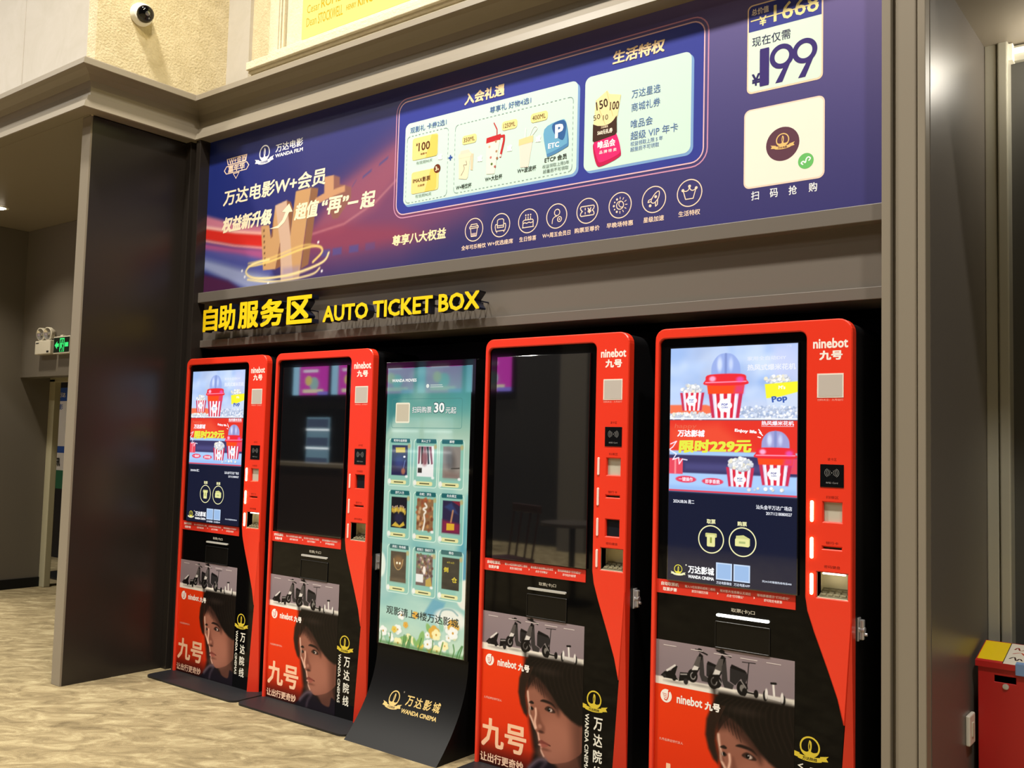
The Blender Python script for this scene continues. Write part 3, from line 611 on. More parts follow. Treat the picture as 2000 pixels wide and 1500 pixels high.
# ================================================================ letters on the fascia
let = thing('letter_sign', 'yellow raised letters reading self service area and AUTO TICKET BOX on the dark fascia', 'sign', (-3.98, 3.535, 2.1))
M_YEL = mat('yellow_acrylic', '#f5cf0c', .35); M_SIDE = mat('letter_return_navy', '#14182c', .4)
def letter(ch, x0, x1, z0, z1, bold):
    v, f = text_mesh(ch, bold); lo, hi = v.min(0), v.max(0); P = (v-lo)/(hi-lo)*np.array([x1-x0, z1-z0])+np.array([x0, z0])
    m = MB(M_YEL, M_SIDE); yf, yb = -.105, -.055
    nv, nf = len(P)//7, len(f)//7
    for c in range(7):
        Q = P[c*nv:(c+1)*nv]; F = [tuple(a-c*nv for a in t) for t in f[c*nf:(c+1)*nf]]; y0 = yf-c*4e-5
        m.add([(a+3.98, y0, b-2.1) for a, b in Q], F, M_YEL)
        E = {(t[a], t[(a+1) % len(t)]) for t in F for a in range(len(t))}
        for a, b in E:
            if (b, a) not in E: m.add([(Q[a][0]+3.98, y0, Q[a][1]-2.1), (Q[a][0]+3.98, yb, Q[a][1]-2.1), (Q[b][0]+3.98, yb, Q[b][1]-2.1), (Q[b][0]+3.98, y0, Q[b][1]-2.1)], [(0, 1, 2, 3)], M_SIDE)
    cx, cz = (x0+x1)/2+3.98, (z0+z1)/2-2.1
    for q_ in (-.3, .3): m.cyl((cx+q_*(x1-x0)*.6, yb-.002, cz), (cx+q_*(x1-x0)*.6, -.0, cz), .004, None, M_SIDE, 6)
    obj('letter', m.mesh('letter'), let)
for k, ch in enumerate('自助服务区'): letter(ch, *((-5.106, -4.955), (-4.945, -4.78), (-4.75, -4.555), (-4.54, -4.325), (-4.30, -4.08))[k], 2.102, 2.262, .034)
S_ = 'AUTO TICKET BOX'
def ink(t): v, _ = text_mesh(t, .03); return v[:, 0].max()-v[:, 0].min()
tot = ink(S_)
for i, ch in enumerate(S_):
    if ch == ' ': continue
    r_ = ink(S_[:i+1])/tot; l_ = r_-ink(ch)/tot
    letter(ch, -3.99+1.12*l_, -3.99+1.12*r_, 2.098, 2.186, .03)

# ================================================================ ticket kiosks
FR = 3.435                                                                                    # front plane
KW = .80
def kmap(u, v, n): return (u-.4, -n, v)
def K(l): return [(a-.4, b) for a, b in l]
SU, SV, SW, SH = .072, .935, .528, .923                                                       # lit picture area
def stripes(p, cx, y0, y1, r0, r1, n=9, c1='#d8283c', c2='#f3eff5'):
    for i in range(n):
        a, b = -1+2*i/n, -1+2*(i+1)/n
        p.poly([(cx+r0*a, y0), (cx+r0*b, y0), (cx+r1*b, y1), (cx+r1*a, y1)], c1 if i % 2 == 0 else c2)
    for q_ in (-1, 1): p.poly([(cx+r0*q_, y0), (cx+r1*q_, y1), (cx+r1*q_*.7, y1), (cx+r0*q_*.7, y0)], '#8a4a9a', .25, .008)
def popper(p, cx, b, k, dome=True):
    """popcorn machine on a striped cup; b = (cup bottom, cup top, band top, lid top, dome top), k = half width of lid"""
    if dome:
        p.poly(curve([(cx-.72*k, b[3]-.004), (cx-.66*k, b[3]+(b[4]-b[3])*.55), (cx-.3*k, b[4]), (cx+.3*k, b[4]), (cx+.66*k, b[3]+(b[4]-b[3])*.55), (cx+.72*k, b[3]-.004)], False, 5), '#93a7e0', .9)
        p.ell(cx-.3*k, (b[3]+b[4])/2, .12*k, (b[4]-b[3])*.35, '#e4ecff', .7, .006); p.ell(cx+.25*k, (b[3]+b[4])/2, .1*k, (b[4]-b[3])*.3, '#dfe8ff', .6, .006)
        p.line([(cx, b[3]), (cx, b[4])], .01, '#6f80bb', .6)
    stripes(p, cx, b[0], b[1]+.004, .66*k, .84*k)
    p.poly([(cx-.86*k, b[1]), (cx+.86*k, b[1]), (cx+.92*k, b[2]), (cx-.92*k, b[2])], '#ef4a1c')
    p.poly([(cx+.4*k, b[1]), (cx+.86*k, b[1]), (cx+.92*k, b[2]), (cx+.5*k, b[2])], '#d032b8', .5, .012)
    lid = curve([(cx-.95*k, b[2]), (cx-1.0*k, (b[2]+b[3])/2), (cx-.78*k, b[3]), (cx+.78*k, b[3]), (cx+1.0*k, (b[2]+b[3])/2), (cx+.95*k, b[2])], True, 5)
    p.poly(lid, '#e62a34'); p.line([(cx-.99*k, b[2]+(b[3]-b[2])*.25), (cx+.99*k, b[2]+(b[3]-b[2])*.3)], .004, '#f7a7c8', .9)
    p.ell(cx-.65*k, (b[2]+b[3])/2+.004, .16*k, (b[3]-b[2])*.25, '#f3c9f2', .8, .005); p.ell(cx+.7*k, (b[2]+b[3])/2, .18*k, (b[3]-b[2])*.25, '#e05fd0', .7, .006)
def pop_label(p, cx, cy, r):
    for i in range(6):
        a = i*math.pi/3; p.ell(cx+.6*r*math.cos(a), cy+.55*r*math.sin(a), .5*r, .48*r, '#f7f6fb')
    p.ell(cx, cy, .7*r, .6*r, '#f7f6fb')
def lit_picture():
    rnd = random.Random(4); p = Paint(SW, SH, 232, 404, '#12172f')
    S = lambda a: a*SW
    T1 = lambda t: 1.5725-SV+t*.2855; T2 = lambda t: 1.287-SV+t*.282
    # upper advert
    p.rect(0, T1(0), SW, SH, '#b2c8ee')
    for i in range(60): p.ell(rnd.random()*SW, T1(.3+.7*rnd.random()), .03+.05*rnd.random(), .02+.04*rnd.random(), rnd.choice(['#8fb0e6', '#c4d6f4', '#9fb4dd', '#d7e3f7', '#b5c0d8']), .35, .02)
    p.rect(0, T1(0), SW, T1(.25), '#c4cfe8', .8, .02); p.rect(S(.82), T1(.5), S(1.02), T1(1), '#c9cdf0', .6, .03)
    p.poly([(0, T1(.08)), (0, T1(.2)), (S(.3), T1(.2)), (S(.42), T1(.14)), (S(.3), T1(.06))], '#f2683c', .9, .004)
    popcorn(p, S(.18), T1(.42), S(.085), .018, 60, rnd, .006)
    stripes(p, S(.185), T1(.12), T1(.37), S(.078), S(.1)); pop_label(p, S(.18), T1(.26), .022)
    popcorn(p, S(.86), T1(.53), S(.1), .014, 60, rnd, .006)
    p.poly([(S(.757), T1(.47)), (S(1), T1(.5)), (S(1), T1(.36)), (S(.87), T1(.3)), (S(.77), T1(.28))], '#f0ea30'); p.poly([(S(.77), T1(.28)), (S(.87), T1(.3)), (S(1), T1(.36)), (S(1), T1(.12)), (S(.785), T1(.14))], '#c9d6ec')
    popcorn(p, S(.8), T1(.1), S(.28), .024, 260, rnd, .0055, ('#cfd8ea', '#e6ebf6', '#b4c2dc', '#9fb0cf', '#f2f3f8')); popcorn(p, S(.15), T1(.05), S(.22), .012, 150, rnd, .0055)
    popper(p, S(.455), (T1(.02), T1(.35), T1(.47), T1(.615), T1(.89)), S(.162)); pop_label(p, S(.45), T1(.19), .028)
    p.rect(0, T1(0), SW, T1(.018), '#eef2fb')
    # lower advert
    p.rect(0, T2(0), SW, T2(1), '#de3326'); p.poly([(0, T2(.9)), (0, T2(.6)), (S(.7), T2(.55)), (S(.4), T2(.95))], '#ec5a3a', .6, .03)
    p.rect(0, T2(.5), SW, T2(.57), '#9fc3ea', 1, .004); p.rect(0, T2(.22), SW, T2(.51), '#39355f', 1, .004); p.rect(S(.13), T2(.3), S(.75), T2(.4), '#5a5890', .5, .012)
    p.rect(0, T2(0), SW, T2(.26), '#a5c6f0', 1, .004); p.rect(0, T2(.0), SW, T2(.08), '#8fb2e6', .7, .01); p.rect(0, T2(0), SW, T2(.022), '#d83a4c')
    p.rect(0, T2(.24), S(.115), T2(.46), '#e0485a'); p.rect(S(.045), T2(.24), S(.06), T2(.46), '#f08a90'); p.rect(S(.95), T2(.3), SW, T2(.5), '#e0485a')
    p.line([(S(a), T2(b)) for a, b in ((.01, .66), (.06, .7), (.03, .62), (.0, .58), (.06, .52), (.03, .44), (.08, .47), (.085, .38), (.11, .45), (.15, .44))], .004, '#f5f0ff', 1)
    popper(p, S(.84), (T2(.14), T2(.41), T2(.5), T2(.635), T2(.85)), S(.145)); pop_label(p, S(.83), T2(.29), .024)
    stripes(p, S(.575), T2(.1), T2(.36), S(.088), S(.108)); popcorn(p, S(.575), T2(.41), S(.095), .022, 130, rnd, .0065); pop_label(p, S(.575), T2(.2), .023)
    popcorn(p, S(.8), T2(.08), S(.2), .006, 9, rnd, .006)
    p.ell(S(.142), T2(.17), .045, .0135, '#e2415c'); p.ell(S(.36), T2(.155), .045, .0135, '#e2415c')
    return p.mesh('display_picture', lambda u, v, n: kmap(u+SU, v+SV, .0006), paint_mat('display_emission', 1.18, .05, .3))
def lit_text():
    A = Art(lambda u, v, n: kmap(u+SU, v+SV, .0006+n), 'screen'); S = lambda a: a*SW
    T1 = lambda t: 1.5725-SV+t*.2855; T2 = lambda t: 1.287-SV+t*.282; T3 = lambda t: t*.351
    A.text('家用全自动DIY', S(.624), T1(.79), S(.915), .016, '#eef2ff', 2, .01); A.text('热风式爆米花机', S(.624), T1(.655), S(.985), .024, '#f2f5ff', 2, .025); A.text('广告', S(.92), T1(.95), None, .009, '#e8ecff', 2)
    for cx, t, k in ((.18, .26, .75), (.45, .19, 1.)): A.text('POP', S(cx)-.013*k, T1(t)-.001, S(cx)+.013*k, .009*k, '#3a4ab0', 2, .03); A.text('CORN', S(cx)-.013*k, T1(t)-.011*k, S(cx)+.013*k, .007*k, '#3a4ab0', 2, .02)
    A.text('Pop', S(.815), T1(.2), S(.93), .03, '#3f62b8', 2, .04, 0, 8); A.text('M\'s', S(.86), T1(.4), S(.91), .014, '#ffffff', 2, .03)
    A.text('happy', S(.04), T2(.87), S(.22), .022, '#ee6a4e', 2, .005, .2)
    A.text('万达影城', S(.065), T2(.765), S(.29), .028, '#fdfbff', 2, .05, .1); A.text('限时229元', S(.078), T2(.535), S(.66), .052, '#eef04a', 2, .05, .08, y1=T2(.565))
    A.text('热风爆米花机', S(.735), T2(.935), S(.975), .017, '#fbf7ff', 2, .03); A.rect(S(.735), T2(.92), S(.975), T2(.925), '#fbf7ff', 2)
    A.text('Enjoy life', S(.53), T2(.835), S(.70), .015, '#ffffff', 2, .05, 0, -4)
    for a, b in (((.715, .88), (.735, .83)), ((.71, .78), (.73, .77)), ((.72, .84), (.745, .80))): A.line([(S(a[0]), T2(a[1])), (S(b[0]), T2(b[1]))], .004, '#ffffff', 2)
    for cx, t, k in ((.575, .2, .8), (.83, .29, .85)): A.text('POP', S(cx)-.013*k, T2(t)-.001, S(cx)+.013*k, .009*k, '#3a3a90', 2, .03); A.text('CORN', S(cx)-.012*k, T2(t)-.011*k, S(cx)+.012*k, .007*k, '#3a3a90', 2, .02)
    A.text('一键操作', S(.142)-.031, T2(.17)-.008, S(.142)+.031, .016, '#fdf3ff', 2, .02); A.text('即享香脆', S(.36)-.031, T2(.155)-.008, S(.36)+.031, .016, '#fdf3ff', 2, .02)
    A.text('2024.08.06 周二', S(.04), T3(.865), S(.215), .0155, '#f4f6ff', 2, .02); A.text('汕头金平万达广场店', S(.70), T3(.855), S(.965), .0165, '#f4f6ff', 2, .015); A.text('2017112180800527', S(.775), T3(.80), S(.965), .0115, '#f4f6ff', 2, .02)
    YL = '#f4f0b8'
    A.text('取票', S(.318), T3(.66), S(.388), .0175, YL, 2, .03); A.text('购票', S(.56), T3(.66), S(.632), .0175, YL, 2, .03)
    for cx, r in ((.354, .0545), (.60, .056)): A.ring(S(cx), T3(.49), r, .0045, YL, 2)
    x, y = S(.354), T3(.49); A.rr(x-.024, y+.008, x+.024, y+.024, .004, '#cfcf86', 2); A.rr(x-.017, y-.028, x+.017, y+.018, .005, '#eceaa0', 3); A.rect(x-.004, y-.014, x+.004, y+.008, '#9aa34a', 4)
    x = S(.60); A.poly([(x-.03, y-.016), (x-.026, y+.022), (x+.004, y+.026), (x+.03, y+.014), (x+.03, y-.012), (x+.024, y-.018)], '#d6d68c', 2); A.rr(x-.03, y-.017, x+.026, y+.012, .005, '#eceaa0', 3); A.rect(x-.014, y-.006, x+.012, y+.002, '#b3c07a', 4)
    emblem(A, S(.09), T3(.125), .018, '#efe24a', '#1a2346', 2, '#f4f1c0'); A.disc(S(.155), T3(.18), .003, '#e8e8d0', 2)
    A.text('万达影城', S(.172), T3(.095), S(.382), .03, '#ffffff', 2, .035); A.text('WANDA CINEMA', S(.172), T3(.04), S(.382), .013, '#ffffff', 2, .04)
    for a, b in ((.397, .522), (.534, .66)): A.rect(S(a), T3(.06), S(b), T3(.245), '#c6dcf8', 2); A.rect(S(a)+.005, T3(.06)+.005, S(b)-.005, T3(.245)-.005, '#9fc0ea', 3)
    A.text('万达电影微信', S(.40), T3(.012), S(.52), .011, '#e8f0ff', 2, .01); A.text('万达电影APP', S(.537), T3(.012), S(.66), .011, '#e8f0ff', 2, .01)
    A.text('天24小时客服热线电话400', S(.75), T3(.085), S(.965), .0085, '#e8f0ff', 2, .01)
    return A.mb.mesh('display_lettering')
PU, PW = .019, .572                                                                            # poster left edge and width
def poster_mesh():
    h = .692; p = Paint(PW, h, 290, 350, '#e0340f'); rnd = random.Random(2)
    # picture of scooters along the top
    z0, z1 = .517, .692; Hh = z1-z0
    Y = lambda t: z0+t*Hh; X = lambda s: s*PW
    p.vgrad([(z0, '#83757c'), (z0+.5*Hh, '#85777d'), (z1, '#8f8085')], 0, z0, PW, z1)
    p.ell(X(.6), Y(.5), X(.45), .08, '#8f8288', .5, .06)
    p.rect(0, Y(-.02), PW, Y(.17), '#e9e4da', 1, .004); p.poly([(0, Y(.17)), (PW, Y(.21)), (PW, Y(.1)), (0, Y(.1))], '#e9e4da', 1, .004)
    B, Gd, Lt = '#121113', '#282628', '#d6d2cf'
    K = Hh
    for s_, t_ in ((.16, .02), (.35, .05), (.53, .02), (.7, .04), (.88, .03)): p.ell(X(s_), Y(t_+.08), X(.08), .005, '#8f8a86', .8, .006)
    # kart and small vehicle
    p.poly([(X(.04), Y(.2)), (X(.07), Y(.3)), (X(.12), Y(.34)), (X(.15), Y(.48)), (X(.17), Y(.46)), (X(.15), Y(.24)), (X(.18), Y(.16)), (X(.08), Y(.16))], B); p.line([(X(.09), Y(.33)), (X(.15), Y(.47))], .008, Lt)
    p.ell(X(.145), Y(.2), .010, .013, B); p.ell(X(.07), Y(.2), .008, .008, Gd)
    p.poly([(X(.18), Y(.14)), (X(.19), Y(.34)), (X(.25), Y(.36)), (X(.26), Y(.2))], B); p.line([(X(.195), Y(.3)), (X(.24), Y(.32))], .005, '#9a9694'); p.ell(X(.235), Y(.16), .01, .012, Gd)
    def moped(cx, cb, k):
        f = lambda a, b: (X(cx)+a*k, Y(cb)+b*k)
        p.ell(*f(0, .02), .022*k, .026*k, B); p.ell(*f(.002, .02), .012*k, .015*k, '#8f8b8a'); p.ell(*f(.002, .02), .008*k, .01*k, B)
        p.ell(*f(.105, .015), .02*k, .025*k, B); p.ell(*f(.105, .015), .009*k, .012*k, '#77736f')
        p.poly([f(-.002, .02), f(.012, .075), f(.03, .115), f(.045, .105), f(.035, .06), f(.012, .02)], B)
        p.poly([f(.0, .055), f(.02, .10), f(.036, .10), f(.03, .055)], '#55504f'); p.poly([f(-.004, .042), f(.006, .062), f(.026, .058), f(.022, .046)], Lt)
        p.poly([f(.03, .075), f(.045, .10), f(.052, .03), f(.075, .02), f(.07, .005), f(.04, .006), f(.03, .03)], '#363334')
        p.poly([f(.06, .07), f(.065, .085), f(.12, .07), f(.125, .055), f(.115, .03), f(.1, .045), f(.08, .02), f(.06, .03)], Gd)
        p.poly([f(.06, .075), f(.066, .088), f(.115, .075), f(.12, .066)], B); p.line([f(.1, .04), f(.125, .01)], .004*k, '#8a8684')
        p.line([f(.012, .125), f(.03, .122), f(.062, .112)], .006*k, B); p.ell(*f(.03, .125), .01*k, .007*k, B)
    moped(.285, .2, .98); moped(.44, .15, 1.12)
    p.line([(X(.675), Y(.2)), (X(.69), Y(.8))], .0035, B); p.line([(X(.645), Y(.8)), (X(.735), Y(.815))], .003, B); p.line([(X(.66), Y(.18)), (X(.745), Y(.17))], .006, B)
    for s_, t_ in ((.66, .17), (.742, .18)): p.ell(X(s_), Y(t_), .009, .015, B)
    p.line([(X(.865), Y(.2)), (X(.858), Y(.45))], .008, '#e6e2df'); p.line([(X(.845), Y(.46)), (X(.875), Y(.47))], .008, B); p.line([(X(.82), Y(.17)), (X(.92), Y(.14))], .012, '#e6e2df')
    for s_, t_ in ((.805, .18), (.925, .15)): p.ell(X(s_), Y(t_), .009, .02, B); p.ell(X(s_)+(.004 if s_ < .9 else -.004), Y(t_+.04), .006, .02, '#e6e2df')
    # portrait below
    q = lambda l: [(a-PU+.004, b) for a, b in l]
    p.vgrad([(0, '#2a0d08'), (.05, '#5a140a'), (.12, '#c02c10'), (.2, '#dc3411'), (.517, '#e63c12')], 0, 0, PW, .516)
    p.poly(q([(.255, .6), (.29, .3), (.33, .12), (.3, -.02), (.62, -.02), (.62, .52), (.28, .52)]), '#120e0d', 1, .02)
    p.rect(.42, 0, PW, .516, '#0f0c0b', .85, .05)
    face = curve([(.284, .37), (.288, .335), (.293, .31), (.297, .28), (.312, .255), (.330, .222), (.336, .214), (.35, .192), (.352, .178), (.356, .165), (.366, .158), (.364, .148), (.374, .13), (.39, .105), (.42, .09), (.47, .10), (.54, .13), (.6, .2), (.6, .40), (.5, .46), (.35, .45)], True, 4)
    p.poly(q([(.42, .12), (.56, .16), (.6, .04), (.5, .03), (.46, .08)]), '#5b382e', 1, .012)
    p.poly(q(face), '#8f5a49', 1, .003)
    p.ell(.45-PU, .2, .09, .09, '#a86d5a', .75, .05); p.ell(.36-PU, .37, .06, .05, '#93604f', .6, .03); p.ell(.41-PU, .12, .05, .02, '#a46a58', .6, .02)
    p.poly(q([(.53, .30), (.6, .33), (.6, .08), (.55, .12)]), '#4b2d25', .6, .04); p.poly(q([(.30, .44), (.6, .46), (.6, .36), (.46, .40), (.36, .41)]), '#3a241e', .75, .025)
    p.line(q(curve([(.289, .37), (.294, .335), (.30, .305), (.301, .28), (.317, .253), (.335, .222)], False)), .010, '#ecc4b0', .85, .006)
    p.line(q(curve([(.335, .305), (.338, .28), (.333, .25), (.34, .225)], False)), .010, '#e8b8a2', .95, .005); p.line(q(curve([(.352, .205), (.358, .18), (.372, .155), (.37, .135), (.385, .112)], False)), .008, '#e9bda9', .85, .005)
    p.poly(q(curve([(.35, .30), (.345, .25), (.358, .218), (.385, .215), (.388, .235), (.368, .26)])), '#6e4034', .65, .010); p.ell(.372-PU, .212, .016, .006, '#43251e', .9, .004); p.ell(.365-PU, .234, .010, .009, '#b9806c', .7, .006)
    p.poly(q(curve([(.297, .325), (.312, .335), (.325, .328), (.318, .322)])), '#1d1412', .95, .003); p.poly(q(curve([(.36, .342), (.38, .352), (.425, .345), (.445, .325), (.42, .336), (.385, .34)])), '#1d1412', 1, .004)
    p.poly(q(curve([(.385, .312), (.405, .328), (.435, .318), (.442, .306), (.415, .303)])), '#2a1a16', .9, .004); p.ell(.418-PU, .313, .013, .0075, '#d8c4ba', .9, .003); p.ell(.412-PU, .314, .0085, .0085, '#0e0a0a', 1, .002); p.ell(.415-PU, .317, .002, .002, '#ffffff', .9)
    p.poly(q(curve([(.302, .30), (.312, .311), (.325, .302), (.315, .294)])), '#2a1a16', .9, .003); p.ell(.314-PU, .302, .006, .006, '#e8dcd4', .8, .002); p.ell(.317-PU, .303, .005, .0065, '#0e0a0a', 1, .002)
    p.line(q(curve([(.358, .168), (.372, .164), (.39, .166), (.42, .163)], False)), .004, '#35150f', 1, .002); p.poly(q(curve([(.357, .170), (.372, .178), (.385, .175), (.418, .166), (.385, .164)])), '#7a3b34', .95, .003); p.poly(q(curve([(.36, .163), (.375, .165), (.41, .162), (.39, .150), (.37, .150)])), '#9a5348', .95, .003); p.ell(.366-PU, .156, .008, .004, '#e9b5a5', .8, .003)
    p.ell(.395-PU, .142, .025, .005, '#5a3128', .6, .006)
    hair = [(.29, .53), (.262, .475), (.240, .42), (.236, .36), (.25, .31), (.270, .275), (.288, .262), (.291, .285), (.284, .31), (.277, .345), (.279, .385), (.288, .415), (.305, .445), (.318, .452), (.34, .44), (.38, .415), (.42, .375), (.455, .338), (.49, .31), (.53, .288), (.57, .275), (.62, .28), (.62, .53)]
    p.poly(q([(.28, .39), (.31, .455), (.40, .41), (.47, .335), (.46, .30), (.40, .355), (.33, .40)]), '#2a1814', .75, .022)
    p.poly(q(hair), '#130e0c', 1, .009)
    for k in range(5): p.line(q(curve([(.315+.012*k, .455-.006*k), (.312+.014*k, .43-.008*k), (.318+.016*k, .40-.01*k)], False)), .0025, '#1a1210', .7, .002)
    for i in range(26):
        a = i/25; x = .30+.25*a; p.line(q(curve([(x+.02, .515), (x-.02+.04*a, .485), (x-.035+.07*a, .455-.03*a), (x-.03+.11*a, .43-.10*a)], False)), .003, '#2b211c' if i % 2 else '#090706', .45, .003)
    for i in range(8): x = .243+i*.006; p.line(q(curve([(x+.03, .48), (x, .41), (x+.002, .34), (x+.03, .275)], False)), .003, '#5a3527', .5, .003)
    p.ell(.395-PU, .475, .06, .014, '#3a2f2a', .5, .015)
    p.poly(q(curve([(.395, .095), (.36, .095), (.30, .045), (.27, -.01), (.62, -.01), (.62, .06), (.56, .10), (.54, .05), (.47, .06), (.43, .085)])), '#17111a', 1, .006); p.line(q(curve([(.395, .098), (.355, .09), (.305, .046)], False)), .016, '#6f5c66', .8, .012); p.line(q(curve([(.40, .09), (.37, .05), (.36, .0)], False)), .014, '#4d404a', .7, .012)
    p.rect(0, -.02, PW, .012, '#0c0808', .9, .015)
    return p.mesh('poster', lambda u, v, n: kmap(u+PU, v, -.0133), paint_mat('poster_print', 0, .35, 0, .18))
def poster_text():
    W = '#f3eee8'; out = []; mk = lambda: Art(lambda u, v, n: kmap(u, v, -.0133+n))
    for s_, w_ in ((.06, .1), (.27, .09), (.44, .13), (.63, .12), (.81, .1)): A = mk(); A.rect(PU+s_*PW, .672-.004*s_, PU+(s_+w_)*PW, .675-.004*s_, '#d3c9c8', 2); out.append(('model_caption', A.mb.mesh('model_caption')))
    A = mk(); A.disc(.068, .475, .025, W, 2, .026); A.line(curve([(.078, .488), (.077, .472), (.07, .459), (.061, .462)], False), .004, '#d43a1c', 3); A.disc(.08, .494, .0042, '#d43a1c', 3)
    for k in range(3): A.line([(.052+k*.003, .484-k*.007), (.071, .481-k*.007)], .0018, '#d43a1c', 3)
    out.append(('round_emblem', A.mb.mesh('round_emblem')))
    A = mk(); A.text('ninebot', .115, .455, .225, .035, W, 2, .03); A.text('九号', .235, .452, .30, .032, W, 2, .05); out.append(('brand_line', A.mb.mesh('brand_line')))
    A = mk(); A.text('九号品牌全球代言人', .04, .30, .145, .0105, '#f5c9b8', 2); out.append(('credit_line', A.mb.mesh('credit_line')))
    A = mk(); A.text('九号', .03, .088, .292, .128, '#f6c4a0', 2, .03); out.append(('headline', A.mb.mesh('headline')))
    A = mk(); A.text('让出行更奇妙', .026, .022, .278, .04, '#f2c9ab', 2, .025); out.append(('slogan', A.mb.mesh('slogan')))
    return out
def strip_text(A):
    W = '#fbe9e4'
    A.text('自动取票机', .04, .908, .118, .0145, W, 2, .03); A.text('取票步骤', .048, .887, .11, .0145, W, 2, .03)
    for x0, x1, a, b in ((.145, .275, '输入14位取票码或将二维码', '放至扫描区扫描'), (.295, .42, '核对影片信息确认无误后', '点击“打印确认”'), (.445, .57, '等待屏幕提示“打印成功”', '即可取走电影票')):
        A.text(a, x0, .909, x1, .0105, W, 2, .01); m = (x0+x1)/2; A.text(b, m-.035, .893, m+.035, .0105, W, 2, .01)
    for x in (.284, .432): A.poly([(x, .897), (x+.005, .902), (x, .907)], W, 2)

MESH = {}
def kiosk(label, xl, lit, modules, lock=True, y=FR, sx=1., up=0.):
    k = thing('ticket_kiosk', label, 'ticket machine', (xl+.4*sx, y, 0), 'ticket kiosks in the alcove'); k.scale.x = sx
    def part(name, build, parent=None, shared=True, lab=None):
        if shared and name in MESH: me = MESH[name]
        else: me = build(); MESH[name] = me
        return obj(name, me, parent or k, lab)
    def cabinet():
        m = MB(M_CAB); m.plate([K(rrect(.004, .004, KW-.004, 1.936, .05, 8, 'cd'))], .04, .36, None, 0, front=False)
        return m.mesh('cabinet', 40, True)
    part('cabinet', cabinet)
    # red front with openings
    holes = []
    for kind, a in modules:
        if kind == 'window': holes.append([(.697, a), (.764, a), (.764, a+.07), (.697, a+.07)])
        if kind == 'tray': holes.append([(.676, a), (.785, a), (.785, a+.09), (.676, a+.09)])
        if kind == 'slot': holes.append([(.696, a), (.763, a), (.763, a+.008), (.696, a+.008)])
    arc = lambda cx, cz, r, a0, a1: ell(cx, cz, r, None, 6, a0, a1)
    outer = [(0, 0)]+[(KW-.8, 1.885)]+arc(.045, 1.895, .045, 180, 90)[1:]+arc(KW-.05, 1.89, .05, 90, 0)+[(KW, .86), (.777, .5)]
    inner = [(.771, .5), (.75, .585), (.715, .68), (.664, .81), (.640, .88), (.632, .93)]+arc(.604, 1.872, .028, 0, 90)+arc(.046, 1.874, .026, 90, 180)+[(.02, 0)]
    def frame():
        m = MB(M_RED); m.plate([K(outer+inner)]+[K(h) for h in holes], 0, .04, None, .004); return m.mesh('front_frame')
    part('front_frame', frame, shared=False)
    part('side_facet', lambda: MB(M_RED).add([(.4, 0, .86), (.345, 0, 0), (.36, .002, 0), (.4, .042, 0), (.4, .042, .86), (.378, .0, .5)], [(0, 5, 3), (0, 3, 4), (5, 1, 3), (1, 2, 3)]).mesh('side_facet'))
    part('glass_panel', lambda: MB(M_GLASS).plate([K([(.021, .004), (.741, .004), (.771, .5), (.75, .585), (.715, .68), (.664, .81), (.640, .88), (.631, .93), (.631, 1.898), (.021, 1.898)])], .014, .03).mesh('glass_panel'))
    if lit:
        if 'pic' not in MESH: MESH['pic'] = lit_picture()
        o = obj('display_screen', MB(M_OFF).box(.072-.403, .6-.397, .0, .012, .931, 1.862).mesh('display_screen'), k); o.location.y = .0018
        obj('display_picture', MESH['pic'], o)
        if 'lt' not in MESH: MESH['lt'] = lit_text()
        obj('display_lettering', MESH['lt'], o)
    else:
        obj('display_screen', MB(M_OFF).box(.072-.4, .6-.4, .0025, .014, .935, 1.858, None, .0015).mesh('display_screen'), k, 'switched-off dark display')
    st = part('instruction_strip', lambda: MB(mat('red_strip', '#d9301f', .4)).box(.02-.4, .593-.4, .0105, .014, .877, .931).mesh('instruction_strip'))
    if 'stt' not in MESH:
        A = Art(lambda u, v, n: kmap(u, v, -.0105+n)); strip_text(A); MESH['stt'] = A.mb.mesh('strip_lettering')
    obj('strip_lettering', MESH['stt'], st)
    slot_m = mat('ticket_light', '#fffdf0', .3, emit=6.) if lit == 2 else mat('ticket_light_off', '#b5b3ad', .3)
    obj('ticket_slot', MB(slot_m).plate([K(rrect(.282, .8155, .493, .8255, .005, 4))], .006, .014).mesh('ticket_slot'), k)
    def tx():
        A = Art(lambda u, v, n: kmap(u, v, -.0138+n)); A.text('取票(卡)口', .34, .836, .435, .0165, '#cfc8b8', 1); return A.mb.mesh('slot_caption')
    part('slot_caption', tx)
    pk = lambda: MB(M_CAB).plate([K(rrect(.275, .694, .497, .797, .004)), K(rrect(.279, .699, .493, .793, .003))], .0095, .014, None, .001).plate([K(rrect(.279, .699, .493, .793, .003))], .0125, .0138, mat('smoked_flap', '#0b0a09', .3, spec=.25)).mesh('pocket_flap')
    part('pocket_flap', pk)
    if 'poster' not in MESH: MESH['poster'] = poster_mesh()
    po = obj('poster', MESH['poster'], k)
    if 'ptx' not in MESH: MESH['ptx'] = poster_text()
    for nm, me in MESH['ptx']: obj(nm, me, po)
    on_glass = lambda: Art(lambda u, v, n: kmap(u, v, -.0138+n))
    def cine1():
        A = on_glass(); emblem(A, .648, .398, .037, '#d6bf3a', '#15130f', 1, None, '万达院线'); return A.mb.mesh('cinema_emblem')
    def cine2():
        A = on_glass()
        for i, ch in enumerate('万达院线'): A.text(ch, .648, .275-i*.066, .693, .052, '#e9e6d8', 1, .02)
        return A.mb.mesh('cinema_name')
    def cine3():
        A = on_glass(); A.text('WANDA CINEMAS', .604, .335, .604+.25, .02, '#e9e6d8', 1, .02, 0, -90); return A.mb.mesh('cinema_caption')
    part('cinema_emblem', cine1, None, True, 'yellow ribbon emblem'); part('cinema_name', cine2); part('cinema_caption', cine3)
